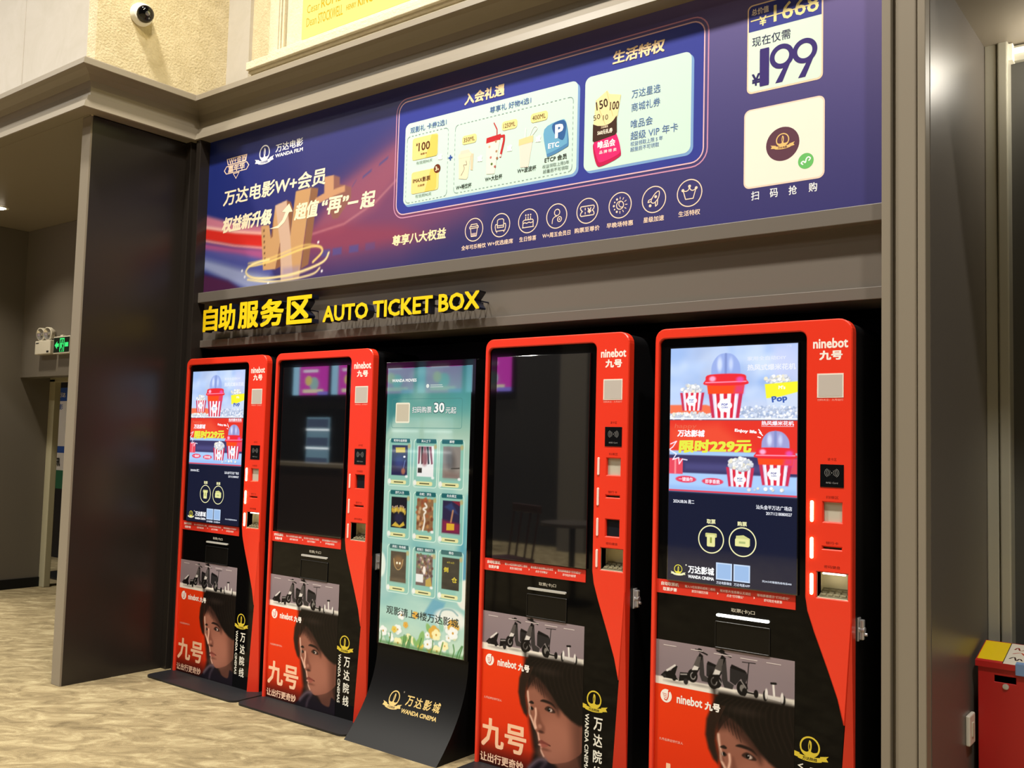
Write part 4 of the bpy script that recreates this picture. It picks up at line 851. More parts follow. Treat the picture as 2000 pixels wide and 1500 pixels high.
    def logo():
        A = Art(kmap); A.text('ninebot', .657, 1.833, .785, .037, '#f4ece6', 1, .03); A.text('九号', .68, 1.79, .765, .035, '#f4ece6', 1, .045)
        return A.mb.mesh('brand_logo')
    def scan():
        A = Art(kmap); A.text('扫码关注：九号出行', .674, 1.641, .768, .0085, '#f3b3a6', 1); return A.mb.mesh('sticker_caption')
    part('brand_logo', logo); part('sticker_caption', scan)
    part('code_sticker', lambda: MB(mat('sticker_edge', '#e9dfd4', .5)).box(.673-.4, .769-.4, -.001, .001, 1.653, 1.741).box(.678-.4, .764-.4, -.0016, .001, 1.658, 1.736, mat('sticker_paper', '#bdb5ae', .5)).mesh('code_sticker'))
    def caption(t, x0, x1, z): A = Art(kmap); A.text(t, x0, z, x1, .0105, '#7a150c', 1); A.obj('module_caption', k)
    caption('读卡区', .712, .745, 1.425+up); n = 0
    for kind, a in modules:
        t = {'window': '扫描区', 'slot': '银行卡', 'tray': '密码键盘'}[kind]; off = {'window': .083, 'slot': .017, 'tray': .106}[kind]
        if kind == 'window' and n: continue
        n += kind == 'window'; caption(t, .73-.0125*len(t)/2-.004, .73+.0125*len(t)/2+.004, a+off)
    cr = part('card_reader', lambda: MB(mat('reader_black', '#0c0d10', .12)).box(.686-.4, .771-.4, -.002, .004, 1.33, 1.412, None, .001).mesh('card_reader')); cr.location.z = up
    def waves():
        A = Art(lambda u, v, n: kmap(u, v, .002+n)); c = '#8f8f8f'
        for s_ in (-1, 1):
            for i in range(4): A.line(ell(.7285, 1.382, .008+.006*i, .010+.003*i, 8, -50+(180 if s_ < 0 else 0), 50+(180 if s_ < 0 else 0)), .0012, c, 1, joints=False)
        A.disc(.7285, 1.382, .002, c, 1); A.text('RFID Card', .708, 1.343, .75, .006, c, 1); return A.mb.mesh('reader_mark')
    part('reader_mark', waves, cr)
    lm = mat('indicator_lit', '#fff0b4', .3, emit=22.) if lit else mat('indicator_off', '#f1cfc6', .35)
    for i, (kind, a) in enumerate(modules):
        c = a+{'window': .035, 'slot': .0, 'tray': .045}[kind]
        obj('indicator_light', MB(lm).plate([[(x-.4, z) for x, z in rrect(.6505, c-.038, .6615, c+.038, .0055, 4)]], -.003, .004, None, .001).mesh('indicator_light'), k)
        if kind == 'window':
            paper = (modules[i][1] > 1.2 and not (lit == 0 and len(modules) == 3))
            wm = mat('scanner_cover', '#b9b6a6', .4) if paper else mat('scanner_glass', '#1c1d24', .1)
            obj('scanner_window', MB(wm).box(.694-.4, .767-.4, .012, .02, a-.003, a+.073).mesh('scanner_window'), k)
        if kind == 'slot': obj('card_slot', MB(mat('slot_metal', '#4a463c', .4, .6)).box(.692-.4, .767-.4, .014, .03, a-.004, a+.012).mesh('card_slot'), k)
        if kind == 'tray':
            m = MB(mat('tray_beige', '#d9d0b2', .5)); x0, x1, z0, z1, d = .676-.4, .785-.4, a, a+.09, .06
            m.add([(x0, .002, z0), (x1, .002, z0), (x1, .002, z1), (x0, .002, z1), (x0, d, z0+.012), (x1, d, z0+.012), (x1, d, z1-.006), (x0, d, z1-.006)], [(4, 5, 6, 7), (0, 1, 5, 4), (2, 3, 7, 6), (0, 4, 7, 3), (1, 2, 6, 5)])
            t = obj('keypad_tray', m.mesh('keypad_tray'), k)
            kb = MB(mat('keypad_metal', '#6b6550', .4, .3)); kb.add([(x0+.004, .006, z0+.003), (x1-.004, .006, z0+.003), (x1-.004, .056, z0+.03), (x0+.004, .056, z0+.03), (x0+.004, .056, z0+.006), (x1-.004, .056, z0+.006)], [(0, 1, 2, 3), (3, 2, 5, 4)])
            for r_ in range(3):
                for c_ in range(4): xx = x0+.012+c_*.024; yy = .011+r_*.014; kb.box(xx, xx+.016, yy, yy+.009, z0+.003+yy*.42, z0+.009+yy*.42, mat('keypad_keys', '#8d866c', .4))
            obj('keypad', kb.mesh('keypad'), t)
            if lit: obj('tray_lamp', MB(mat('tray_lamp_lit', '#fff6d8', .3, emit=7.)).box(x0+.016, x1-.012, .012, .02, z1-.007, z1-.002).mesh('tray_lamp'), t)
    if lock:
        def lk():
            m = MB(M_CHROME); m.box(.396, .401, .07, .10, .785, .868, None, .0015).cyl((.4, .085, .825), (.42, .085, .825), .011, None, None, 16).box(.402, .418, .076, .094, .79, .862, None, .004).cyl((.418, .085, .81), (.428, .085, .81), .006, None, None, 12); return m.mesh('side_lock')
        part('side_lock', lk)
    part('base_plate', (lambda: base_plate(-.415, .462)) if not lock else base_plate, shared=False)
    return k
def base_plate(a=-.40, b=.475):
    m = MB(mat('black_steel_plate', '#17171a', .5)); P = rrect(a, -.178, b, .36, .05, 6, 'ab'); n = len(P)
    vs = [(x, y, .001) for x, y in P]+[(x, y, .011) for x, y in P]
    m.add(vs, [(i, (i+1) % n, n+(i+1) % n, n+i) for i in range(n)]+[tuple(range(n, 2*n)), tuple(range(n))[::-1]]); return m.mesh('base_plate')
STD = [('window', 1.206), ('slot', 1.109), ('tray', .935)]
M3 = [('window', 1.337), ('slot', 1.244), ('window', 1.082), ('tray', .941)]
kiosk('red ticket kiosk nearest the dark pier, its screen lit with a popcorn advert', -5.265, 1, STD, False)
kiosk('red ticket kiosk with a switched-off screen, left of the teal film display', -4.385, 0, STD)
kiosk('red ticket kiosk with a switched-off screen, right of the teal film display', -2.80, 0, M3, True, 3.40, .973, .127)
kiosk('red ticket kiosk by the right jamb with bright white ticket slot and lit popcorn screen', -1.90, 2, STD, True, 3.40)

# ================================================================ film display totem
TX, TY = -3.19, 3.447
tot = thing('display_totem', 'black curved-foot totem with a teal film listing screen between the red kiosks', 'display', (TX, TY, 0))
CZ = [0, .06, .116, .16, .206, .26, .316, .37, .43]; CD = [.207, .152, .105, .075, .05, .028, .012, .002, 0]
def foot(z): return float(np.interp(z, CZ, CD))
side = [(-d, z) for z, d in zip(CZ, CD)]+[(0, 1.853), (.02, 1.862), (.10, 1.862), (.12, 1.85), (.12, 0)]
sm = []
for i in range(40): z = .43*i/39; sm.append((-.207*(1-z/.43)**2.05, z))
side = sm+side[9:]
def foot(z): return .207*(1-max(0, min(z, .43))/.43)**2.05
M_TOT = mat('black_satin_metal', '#0a0a0a', .42, spec=.16)
m = MB(M_TOT).prism(side, -.302, .302); obj('cabinet', m.mesh('cabinet', 30, True), tot)
obj('front_glass', MB(M_GLASS).box(-.302, .302, -.006, .001, .435, 1.86, None, .0015).mesh('front_glass'), tot)
DW, DH = .563, 1.388
def tpic():
    rnd = random.Random(9); p = Paint(DW, DH, 210, 520, '#8fc0ae'); a = lambda u: u-.012; b = lambda z: z-.44
    p.vgrad([(0, '#c9d9b6'), (b(.6), '#a9cdb8'), (b(.75), '#7fb3ac'), (b(1.0), '#9fc9b8'), (b(1.3), '#a6cbb8'), (b(1.5), '#9dbda6'), (b(1.65), '#5a9a90'), (DH, '#2c6f74')])
    for i in range(70): p.ell(rnd.random()*DW, rnd.random()*DH, .04+.09*rnd.random(), .02+.05*rnd.random(), rnd.choice(['#3f8f92', '#d5e2c8', '#7fb5a6', '#5d9fa6', '#bfd8c0', '#e2e4cc']), .22, .03)
    p.poly([(0, b(1.84)), (.2, b(1.84)), (.1, b(1.7)), (.08, b(1.6)), (0, b(1.5))], '#1f6a70', .6, .03); p.poly([(DW, b(1.2)), (DW, b(.85)), (.5, b(.9)), (.54, b(1.1))], '#3f8fa0', .7, .03)
    p.poly([(DW, b(.95)), (DW, b(.8)), (.53, b(.78)), (.54, b(.9))], '#2f7fa0', .8, .02); p.ell(DW, b(.74), .06, .07, '#ece4cf', .95, .006); p.ell(.0, b(.83), .03, .06, '#e6ead8', .9, .006)
    p.poly([(.3, b(.62)), (.36, b(.70)), (.44, b(.69)), (.40, b(.60))], '#5f9fb0', .9, .01); p.ell(.47, b(.615), .10, .05, '#efe9d6', .9, .01); p.line(curve([(.40, b(.60)), (.42, b(.65)), (.48, b(.66)), (.52, b(.64))], False), .008, '#7fa3a0', .9, .004)
    # outlined box for the price line
    cols = ((.060, .170), (.237, .348), (.408, .520)); rows = ((1.285, 1.437), (1.022, 1.176), (.754, .905))
    sty = [['#26254a', '#e9e7e2', '#8a8178'], ['#17161f', '#8d6642', '#2a2440'], ['#3a3029', '#6a5650', '#191b1d']]
    for r in range(3):
        for c in range(3):
            u0, u1 = a(cols[c][0]+.008*r), a(cols[c][1]+.007*r); z0, z1 = b(rows[r][0]), b(rows[r][1])
            P = rrect(u0-.024, z0-.052, u1+.022, z1+.03, .015, 4); p.poly(P, '#86bba6', .85); p.line(P+[P[0]], .0035, '#e0f0da', 1)
            p.poly(rrect(u0-.01, z1+.012, u1+.014, z1+.034, .006, 3), '#1d5f60', 1)
            p.rect(u0, z0, u1, z1, sty[r][c]); W_, H_ = u1-u0, z1-z0
            f = lambda s_, t_: (u0+s_*W_, z0+t_*H_)
            if (r, c) == (0, 0): p.poly([f(.25, .75), f(.85, .76), f(.83, .93), f(.22, .92)], '#c9b43a'); p.ell(*f(.5, .45), .03, .03, '#333a78', .8, .02); p.line([f(.75, .2), f(.85, .5)], .003, '#8fa8e8', .9); p.ell(*f(.75, .14), .014, .016, '#b06a50', .9, .006); p.ell(*f(.8, .62), .008, .005, '#ffffff')
            if (r, c) == (0, 1):
                for q_ in range(5): p.poly([f(.05+.2*q_, .4), f(.15+.2*q_, .42), f(.2+.16*q_, .98), f(.05+.16*q_, .98)], '#1b171c' if q_ % 2 else '#7a3040', .9)
                p.ell(*f(.45, .6), .022, .035, '#8a4a4c', .9, .01); p.rect(*f(.05, .12), *f(.3, .28), '#1b171c')
            if (r, c) == (0, 2): p.ell(*f(.45, .55), .03, .055, '#5c544f', .9, .02, 15); p.poly([f(.1, 0), f(.9, 0), f(.9, .15), f(.1, .2)], '#7d655c', .8, .02); p.line([f(.5, .3), f(.95, .32)], .005, '#2a2624')
            if (r, c) == (1, 0):
                for q_ in range(9): x, y = f(.08+.1*q_, .52+.12*rnd.random()); p.ell(x, y, .006, .014, rnd.choice(['#c9a43c', '#d8b850', '#a07c30']), 1); p.ell(x, y+.016, .004, .004, '#c9a58c')
                p.poly([f(.05, .05), f(.3, .2), f(.55, .08), f(.8, .22), f(.9, .1), f(.6, .02)], '#d8b23c', .95); p.ell(*f(.5, .32), .03, .025, '#2c2a44', .8, .012)
            if (r, c) == (1, 1):
                for i in range(40): p.ell(*f(rnd.random(), rnd.random()), .009, .009, rnd.choice(['#a8552f', '#c98a4c', '#6e3a22', '#d8b284', '#8a4630']), .7, .005)
                p.line(curve([f(.5, .85), f(.6, .75), f(.4, .68), f(.55, .6), f(.45, .5), f(.5, .3), f(.4, .0)], False), .010, '#f3ead8', .95, .004)
            if (r, c) == (1, 2): p.poly([f(0, 0), f(1, 0), f(1, .3), f(0, .4)], '#7d2340', 1, .01); p.poly([f(.5, 1), f(1, 1), f(1, .85)], '#7d2334'); p.poly([f(.1, .8), f(.5, .95), f(.9, .6), f(.6, .65)], '#2f3f6a', .9, .008); p.poly([f(.25, .08), f(.7, .1), f(.7, .3), f(.25, .3)], '#d8a82c'); p.line([f(.5, .35), f(.6, .7)], .010, '#c98a5c', .9, .004)
            if (r, c) == (2, 0): p.ell(*f(.5, .66), .035, .03, '#8a6038', .8, .015); p.line(curve([f(.2, .75), f(.3, .5), f(.5, .4), f(.7, .5), f(.8, .75)], False), .004, '#c9a060', .9); p.ell(*f(.42, .62), .006, .006, '#fff3d0'); p.ell(*f(.6, .62), .006, .006, '#fff3d0'); p.rect(*f(0, 0), *f(1, .12), '#5a4a38', .8, .01)
            if (r, c) == (2, 1):
                for i in range(60): p.ell(*f(rnd.random(), .2+.8*rnd.random()), .007, .007, rnd.choice(['#3a2030', '#a8825c', '#d8c0a0', '#5a3028', '#8a6a7a', '#6a7a50']), .8, .003)
                p.rect(*f(0, .1), *f(.45, .36), '#e6e3da'); p.poly([f(.6, 0), f(1, 0), f(.9, .3), f(.6, .2)], '#b89a4a'); p.ell(*f(.5, .5), .01, .02, '#f0e0d0')
            p.poly(rrect(u0-.004, z0-.044, u1-.005, z0-.024, .008, 3), '#e3dc9c', 1); p.ell(u0-.012, z0-.032, .011, .014, '#eceadb', 1, .003); p.ell(u1+.008, z1-.004, .010, .012, '#b9a46a', .8, .004)
            if r == 0 or c == 1: p.ell(u1-.004, z0-.004, .010, .007, '#f1f0e6', .9, .003)
    # blossoms at the foot of the listing
    for i in range(38):
        x, y = rnd.random()*DW, b(.44)+.17*rnd.random()*(1 if rnd.random() < .8 else .6); c_ = rnd.choice(['#e9c24a', '#f4f1e2', '#f4f1e2', '#7fae5a', '#e0a43a', '#f6e9a8', '#8fbf9a']); k = .013+.02*rnd.random()
        if c_ in ('#7fae5a', '#8fbf9a'): p.ell(x, y, k*1.3, k*.6, c_, .9, .003, rnd.random()*180); continue
        p.ell(x+.003, y-.004, k*1.25, k*1.1, '#8aa68c', .35, .01)
        for j in range(5): t = j*1.2566+i; p.ell(x+k*.6*math.cos(t), y+k*.6*math.sin(t), k*.62, k*.5, c_, .95, .003)
        p.ell(x, y, k*.22, k*.22, '#c98a2c', .9)
    for i in range(14): x = rnd.random()*DW; p.line(curve([(x, 0), (x+.01, .03), (x+.03*rnd.random(), .06)], False), .007, '#3f7a3a', .9, .003)
    p.rect(0, 0, DW, .014, '#4a7a44', .8, .01)
    return p.mesh('listing_picture', lambda u, v, n: (u-DW/2-.006, -.0068, v+.44), paint_mat('listing_emission', 1.05, .04, .4))
scr = obj('display_screen', MB(M_OFF).box(-.29, .281, -.0063, -.004, .438, 1.83).mesh('display_screen'), tot)
obj('listing_picture', tpic(), scr)
A = Art(lambda u, v, n: (u-.012-DW/2-.006, -.0068-n, v), 'screen'); W = '#f4f6ee'
A.text('WANDA MOVIES', .043, 1.757, .215, .016, W, 2, .03); A.rring(.049, 1.524, .523, 1.672, .012, .0022, '#3f7f78', 1)
A.disc(.292, 1.734, .010, '#dfe8dc', 2); A.rect(.31, 1.736, .39, 1.740, '#b9d0c4', 2); A.rect(.31, 1.727, .395, 1.731, '#b9d0c4', 2)
A.rr(.076, 1.549, .175, 1.652, .008, '#efe6c8', 2); A.rr(.083, 1.557, .168, 1.644, .004, '#cdbfa0', 3)
A.text('扫码购票', .19, 1.598, .325, .036, '#2a5a58', 2, .05); A.text('扫码购票', .192, 1.60, .323, .032, W, 4, .01)
A.text('30', .335, 1.598, .412, .056, '#2a5a58', 2, .07); A.text('30', .339, 1.602, .408, .048, W, 4, .03); A.text('元起', .414, 1.595, .487, .036, '#2a5a58', 2, .05); A.text('元起', .416, 1.597, .485, .032, W, 4, .01)
TT = ['死侍与金刚狼', '异人之下', '解密', '逆行人生', '白蛇：浮生', '负负得正', '异形：夺命舰', '航海王：强者天下', '倒仓']
for i, t in enumerate(TT):
    r, c = divmod(i, 3); u = (.060, .237, .408)[c]+.008*r+.056; z = (1.437, 1.176, .905)[r]+.0165
    wd = min(.105, .0155*len(t)); A.text(t, u-wd/2, z, u+wd/2, .0135, W, 2, .012)
    z0 = (1.285, 1.022, .754)[r]; A.rect(u-.036, z0-.037, u+.03, z0-.031, '#5a5a34', 2)
A.text('倒', .435, .835, .465, .024, '#e2c83c', 2, .02); A.text('仓', .487, .79, .522, .026, '#e2c83c', 2, .02); A.text('8月16日', .455, .878, .5, .009, '#c9b43c', 2)
A.text('观影请上4楼万达影城', .058, .590, .54, .042, '#1e3230', 2, .015, y1=.582); A.obj('listing_lettering', scr)
A = Art(lambda u, v, n: (u-TX, -foot(v)-.001-n, v)); CG = '#c2a868'
emblem(A, -3.306, .203, .034, CG, '#1b1a19', 1, None, '万达院线'); A.disc(-3.255, .238, .004, '#6a6255', 1)
for i, ch in enumerate('万达影城'): A.text(ch, -3.226+i*.0575, .186, -3.226+i*.0575+.046, .043, CG, 1, .02)
A.text('WANDA CINEMA', -3.236, .153, -3.006, .018, CG, 1, .03); A.obj('cinema_lettering', tot, 'gold emblem and lettering')

# ================================================================ things around the alcove
sc_ = thing('security_camera', 'white dome security camera with a black eye on the yellow stucco return', 'camera', (-5.40, 3.072, 4.068))
obj('mount', MB(mat('white_plastic', '#efefea', .4)).lathe((0, 0, 0), (1, 0, 0), [(0, 0), (.066, 0), (.070, .006), (.070, .03), (.064, .045), (.05, .052)]).mesh('mount', 30, True), sc_)
d = Vector((.8, -.12, -.35)).normalized(); pr = [(.058*math.sin(t), -.058*math.cos(t)+.058) for t in [math.pi*i/12 for i in range(13)]]
obj('eyeball', MB(mat('white_plastic', '#efefea', .4)).lathe(Vector((.045, 0, 0))-d*.058, d, pr).mesh('eyeball', 60, True), sc_)
e = obj('lens_cover', MB(mat('black_dome_glass', '#08080a', .06)).lathe(Vector((.045, 0, 0))+d*.028, d, [(.053, 0), (.050, .012), (.04, .026), (.02, .035), (0, .037)]).mesh('lens_cover', 60, True), sc_)
obj('lens', MB(mat('lens_glass', '#8c8c92', .1, .7)).lathe(Vector((.045, 0, .008))+d*.064, d, [(.014, -.004), (.014, .004), (.009, .006), (0, .0062)]).lathe(Vector((.045, .012, -.02))+d*.058, d, [(.006, -.004), (.006, .003), (0, .004)]).mesh('lens', 40, True), e)

lb = thing('film_poster', 'bright yellow backlit poster in the moulded cream frame above the cornice', 'poster', (-3.0, 3.655, 3.92))
obj('poster_sheet', MB(mat('yellow_backlit_sheet', '#f7ee82', .4, emit=1.12)).box(-1.545, 3.8, -.004, .004, -.01, 1.4).mesh('poster_sheet'), lb)
A = Art(lambda u, v, n: (u+3.0, -.005-n, v-3.92)); Y_ = '#b99a10'
A.text('Cesar', -4.50, 4.062, -4.385, .052, Y_, 1); A.text('ROMERO', -4.37, 4.064, -4.10, .055, Y_, 1, .01); A.text('Dean', -4.502, 3.978, -4.41, .055, Y_, 1); A.text('STOCKWELL', -4.395, 3.972, -4.175, .065, Y_, 1, .01)
A.text('HENRY', -4.145, 3.988, -4.06, .032, Y_, 1, .02); A.text('KING', -4.045, 3.985, -3.92, .06, Y_, 1, .02); A.obj('credit_lettering', lb)

ex = thing('exit_sign', 'green lit running man exit sign on the corridor header', 'sign', (-8.215, 4.16, 2.23))
obj('housing', MB(mat('sign_white', '#cfcabb', .4)).box(-.145, .145, -.055, 0, -.077, .078, None, .004).box(-.06, -.01, -.04, -.01, .078, .092).mesh('housing'), ex)
A = Art(lambda u, v, n: (u, -.0555-n, v), 'screen'); A.rect(-.138, -.066, .14, .068, '#04140a', 1); G = '#3cf07a'
A.poly([(-.03, -.06), (-.03, .06), (.05, .06), (.05, -.06)], G, 2, [[(-.018, -.06+.002), (-.018, .048), (.038, .048), (.038, -.058)]])
A.disc(.012, .034, .010, G, 3); A.line([(.01, .022), (.002, -.01)], .016, G, 3); A.line([(.01, .018), (-.015, .008), (-.014, -.01)], .008, G, 3); A.line([(.012, .018), (.03, .005)], .008, G, 3); A.line([(.002, -.01), (.02, -.03), (.014, -.055)], .010, G, 3); A.line([(.0, -.01), (-.014, -.03), (-.028, -.035)], .010, G, 3)
A.poly([(-.12, 0), (-.075, .035), (-.075, .015), (-.045, .015), (-.045, -.015), (-.075, -.015), (-.075, -.035)], G, 2); A.rect(.06, -.018, .12, .02, G, 2); A.obj('lit_panel', ex, 'black panel with glowing green figure and arrow')
em = thing('emergency_light', 'white twin head emergency lamp beside the green exit sign', 'lamp', (-8.53, 4.16, 2.22))
obj('housing', MB(mat('sign_white', '#cfcabb', .4)).box(-.14, .14, -.07, 0, -.062, .062, None, .006).box(.08, .12, -.0715, -.06, -.05, -.032, mat('switch_black', '#1a1a1a', .4)).box(-.12, -.07, -.0715, -.06, .035, .045, mat('switch_black', '#1a1a1a', .4)).mesh('housing'), em)
for x in (-.075, .055):
    h = obj('lamp_head', MB(mat('sign_white', '#cfcabb', .4)).lathe((x, -.03, .125), Vector((.15, -1, -.1)), [(0, -.03), (.04, -.028), (.058, 0), (.06, .03), (.052, .032)]).cyl((x, -.03, .055), (x, -.03, .085), .012).mesh('lamp_head', 30, True), em)
    obj('reflector', MB(mat('reflector_silver', '#cfcdc6', .2, .8)).lathe(Vector((x, -.03, .125))+Vector((.15, -1, -.1)).normalized()*.031, Vector((.15, -1, -.1)), [(.052, 0), (.03, -.012), (.012, -.016), (.012, .0), (0, .003)]).mesh('reflector', 40, True), h)
dl = thing('downlight', 'small round recessed downlight in the corridor ceiling at the left edge', 'lamp', (-8.30, 3.555, 3.35))
obj('trim_ring', MB(mat('sign_white', '#cfcabb', .4)).lathe((0, 0, 0), (0, 0, -1), [(.07, -.001), (.07, .006), (.05, .008), (.045, .002)]).mesh('trim_ring', 30, True), dl)
obj('lamp', MB(mat('lamp_glow', '#fff1d8', .4, emit=25.)).lathe((0, 0, -.003), (0, 0, -1), [(.045, 0), (.03, .012), (0, .016)]).mesh('lamp', 40, True), dl)
l = bpy.data.lights.new('corridor_downlight', 'SPOT'); l.energy = 70; l.color = (1, .88, .68); l.spot_size = R(110); l.spot_blend = .8; l.shadow_soft_size = .05
o = bpy.data.objects.new('corridor_downlight', l); COL.objects.link(o); o.location = (-8.30, 3.555, 3.32)
st = thing('poster_stand', 'blue and white notice stand seen through the corridor doorway', 'sign stand', (-9.55, 4.95, 0))
obj('board', MB(mat('notice_blue', '#2c56a8', .4)).box(-.46, .46, -.02, .02, 1.25, 1.93).box(-.46, .46, -.02, .02, 1.07, 1.25, mat('notice_paper', '#e6e4de', .5)).box(-.46, .46, -.02, .02, .88, 1.07, mat('notice_green', '#1f6a48', .5)).mesh('board'), st)
obj('paper_sheet', MB(mat('notice_paper', '#e6e4de', .5)).box(-.42, .42, -.024, -.018, 1.32, 1.79, None, .002).box(-.45, -.33, -.024, -.018, 1.81, 1.92).mesh('paper_sheet'), st)
A = Art(lambda u, v, n: (u, -.0245-n, v)); A.text('观影', -.38, 1.70, -.2, .06, '#3a5aa0', 1, .02); A.text('影讯', -.40, 1.11, -.2, .09, '#2a2a2a', 1, .03); A.text('万达', -.30, 1.83, -.16, .05, '#e6e4de', 1, .02); A.obj('notice_lettering', st)
obj('post', MB(mat('stand_black', '#141414', .5)).box(-.04, .04, -.02, .02, .02, .9).box(-.3, .3, -.2, .2, 0, .02).mesh('post'), st)

fx = thing('extinguisher_box', 'red steel fire extinguisher box with yellow label on its sloping lid', 'box', (-.63, 4.10, 0))
bx = MB(M_REDBOX); bx.plate([[(-.208, .0), (.208, .0), (.208, .648), (-.208, .648)], [(-.150, .588), (-.075, .588), (-.075, .613), (-.150, .613)]], 0, .004, None, .002)
bx.box(-.208, -.204, .002, .185, 0, .648).box(.204, .208, .002, .185, 0, .648).box(-.208, .208, .181, .185, 0, .69).box(-.2, .2, .06, .065, .55, .64, mat('inside_black', '#050505', .8))
obj('body', bx.mesh('body'), fx)
ld = MB(M_REDBOX); ld.add([(-.216, -.008, .64), (.216, -.008, .64), (.216, -.008, .662), (-.216, -.008, .662), (-.216, .19, .69), (.216, .19, .69), (.216, .19, .71), (-.216, .19, .71)], [(0, 1, 2, 3), (3, 2, 6, 7), (1, 5, 6, 2), (4, 0, 3, 7), (5, 4, 7, 6), (1, 0, 4, 5)])
lid = obj('lid', ld.mesh('lid'), fx)
lm_ = lambda u, v, n: (u, -.006+v*.194, .6622+v*.048+n)
A = Art(lm_); A.rect(-.213, 0, .213, .98, '#f2cf12', 1); A.rect(-.12, .0, -.045, .98, '#e9e0cf', 2); A.line([(-.12, 0), (-.12, .98)], .003, '#3a2a20', 3); A.line([(-.045, 0), (-.045, .98)], .003, '#3a2a20', 3)
A.line(curve([(-.105, .25), (-.09, .35), (-.08, .2), (-.07, .3), (-.06, .22)], False), .006, '#3a2018', 3); A.line(curve([(-.10, .7), (-.09, .8), (-.08, .68), (-.06, .75)], False), .006, '#8a2018', 3); A.line(curve([(-.10, .5), (-.075, .58), (-.06, .48)], False), .006, '#c23018', 3)
for x, y0, y1 in ((-.02, .2, .35), (-.02, .4, .6), (-.02, .65, .9), (.02, .3, .5), (.02, .55, .7)): A.rect(x, y0, x+.012, y1, '#6a5a18', 2)
A.obj('lid_label', lid, 'yellow label')
obj('latch', MB(M_CHROME).cyl((-.11, -.004, .575), (-.11, .003, .575), .011).cyl((-.11, -.007, .575), (-.11, -.003, .575), .006).mesh('latch'), fx)
obj('tape', MB(mat('pale_blue_tape', '#86a7d6', .4)).box(-.075+.0, .03, -.0105, -.0075, .625, .668, None, .001).add([(-.075, -.009, .6685), (.03, -.009, .6685), (.03, .02, .6712), (-.075, .02, .6712)], [(0, 1, 2, 3)]).mesh('tape'), fx)
wp = thing('wall_plate', 'small white plate on the glossy grey pier beside the red box', 'plate', (-.86, 4.035, .35))
obj('plate', MB(mat('plate_white', '#e9e4d6', .35)).box(0, .016, -.045, .045, 0, .115, None, .005).mesh('plate'), wp)
obj('button', MB(mat('plate_cream', '#cfc6b2', .35)).box(.014, .02, -.012, .012, .03, .085, None, .003).mesh('button'), wp)
wl = thing('wall_light', 'white linear light fitting under the ceiling at the top right corner', 'lamp', (-.55, 4.47, 3.16))
obj('housing', MB(M_ALU).box(-.237, .237, -.03, 0, 0, .07, None, .004).mesh('housing'), wl)
obj('tube', MB(mat('tube_glow', '#fff3dd', .4, emit=1.6)).cyl((-.20, -.042, .04), (.237, -.042, .04), .013).mesh('tube'), wl)
obj('end_cap', MB(mat('plate_white', '#e9e4d6', .35)).box(-.239, -.2, -.06, .0, -.002, .072, None, .004).mesh('end_cap'), wl)

l = bpy.data.lights.new('wall_light_glow', 'POINT'); l.energy = 9; l.color = (1, .93, .8); l.shadow_soft_size = .1
o = bpy.data.objects.new('wall_light_glow', l); COL.objects.link(o); o.location = (-.5, 4.3, 3.1)

# ================================================================ the concession side of the hall, seen only as reflections in the dark screens
bkw = MB(mat('hall_dark_wall', '#2a2725', .6)).box(-14.5, -7.6, -4.6, -4.5, 0, 3.3); struct('wall_concession', bkw)
struct('wall_hall_pillar', MB(M_GREYWALL).box(-7.6, -7.15, -4.6, -4.1, 0, 7.6))
for k, x in enumerate((-13.4, -12.35, -11.3, -10.25, -9.2)):
    t = thing('menu_screen', ['first', 'second', 'third', 'fourth', 'fifth'][k]+' magenta menu screen from the far end over the concession counter', 'screen', (x, -4.42, 2.25), 'menu screens over the counter')
    obj('housing', MB(M_CAB).box(-.5, .5, -.06, .0, 0, .58).mesh('housing'), t)
    A = Art(lambda u, v, n: (-u, .001+n, v), 'bright'); A.rect(-.48, .02, .30, .56, '#d23ab8', 1); A.rect(.31, .02, .48, .56, '#9fd4ee', 1); A.disc(-.1, .22, .12, '#9ac4c0', 2); A.disc(.05, .28, .09, '#e8d070', 2); A.rect(-.35, .06, .2, .12, '#f0e6c0', 2); A.rect(-.2, .43, .2, .48, '#f4e0f4', 2); A.rect(-.48, .02, -.2, .08, '#8a7ae0', 2)
    me = A.mb.mesh('display'); me.flip_normals(); obj('display', me, t)
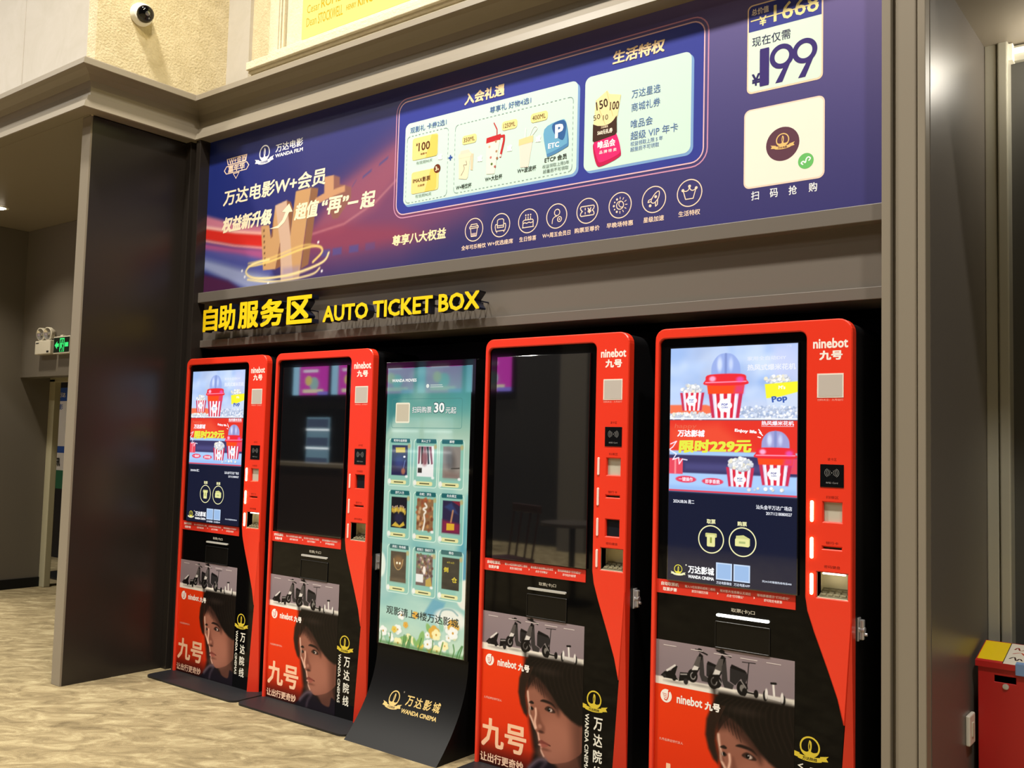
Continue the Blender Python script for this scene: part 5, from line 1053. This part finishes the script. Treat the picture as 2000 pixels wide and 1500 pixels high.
for k, x in enumerate((-12.7, -10.6, -9.9)):
    t = thing('drinks_fridge', ['tall lit drinks fridge at the far end behind the counter', 'lit drinks fridge in the middle behind the counter', 'lit drinks fridge nearest the hall pillar'][k], 'fridge', (x, -4.25, 0), 'drinks fridges behind the counter')
    obj('body', MB(M_CAB).box(-.33, .33, -.22, .20, 0, 2.0).mesh('body'), t); obj('lit_door', MB(mat('fridge_glow', '#8fb8cc', .2, emit=2.)).box(-.29, .29, .20, .215, .25, 1.85).mesh('lit_door'), t)
    for z in (.6, .95, 1.3, 1.62): obj('shelf', MB(mat('fridge_shelf', '#eef8fb', .2, emit=5.)).box(-.29, .29, .215, .225, z, z+.03).box(-.27, .27, .215, .222, z+.05, z+.2, mat('fridge_rows', '#5a6a86', .3, emit=2.)).mesh('shelf'), t)
t = thing('concession_counter', 'long brown concession counter with a pale top below the menu screens', 'counter', (-11.3, -3.2, 0))
obj('base', MB(mat('counter_brown', '#3a2a24', .4)).box(-2.9, 2.9, -.3, .3, 0, 1.04).mesh('base'), t); obj('worktop', MB(mat('counter_top', '#a59a86', .3)).box(-2.95, 2.95, -.35, .35, 1.04, 1.09).mesh('worktop'), t)
def bistro_chair(x, y, rz, lab):
    t = thing('bistro_chair', lab, 'chair', (x, y, 0), 'bistro chairs in the hall'); t.rotation_euler.z = rz; br = mat('chair_brown', '#3a1d16', .35)
    obj('seat', MB(br).box(-.21, .21, -.21, .21, .44, .47, None, .008).mesh('seat'), t)
    for a in (-1, 1):
        for b in (-1, 1): obj('leg', MB(br).cyl((a*.18, b*.18, .44), (a*.21, b*.22, 0), .012, .010).mesh('leg'), t)
    m = MB(br)
    for a in (-.19, -.07, .07, .19): m.cyl((a, .19, .46), (a*1.05, .25, .9), .010)
    m.box(-.22, .22, .235, .265, .86, .93, None, .006); obj('backrest', m.mesh('backrest'), t)
bistro_chair(-5.15, .25, R(200), 'brown bistro chair nearest the kiosks'); bistro_chair(-4.75, -1.35, R(20), 'brown bistro chair across the round table')
t = thing('round_table', 'small round cafe table between two brown chairs', 'table', (-4.95, -.55, 0))
obj('top', MB(mat('table_top', '#4a423c', .3)).cyl((0, 0, .72), (0, 0, .75), .3).mesh('top'), t); obj('post', MB(M_CAB).cyl((0, 0, .02), (0, 0, .72), .03).cyl((0, 0, 0), (0, 0, .02), .2).mesh('post'), t)
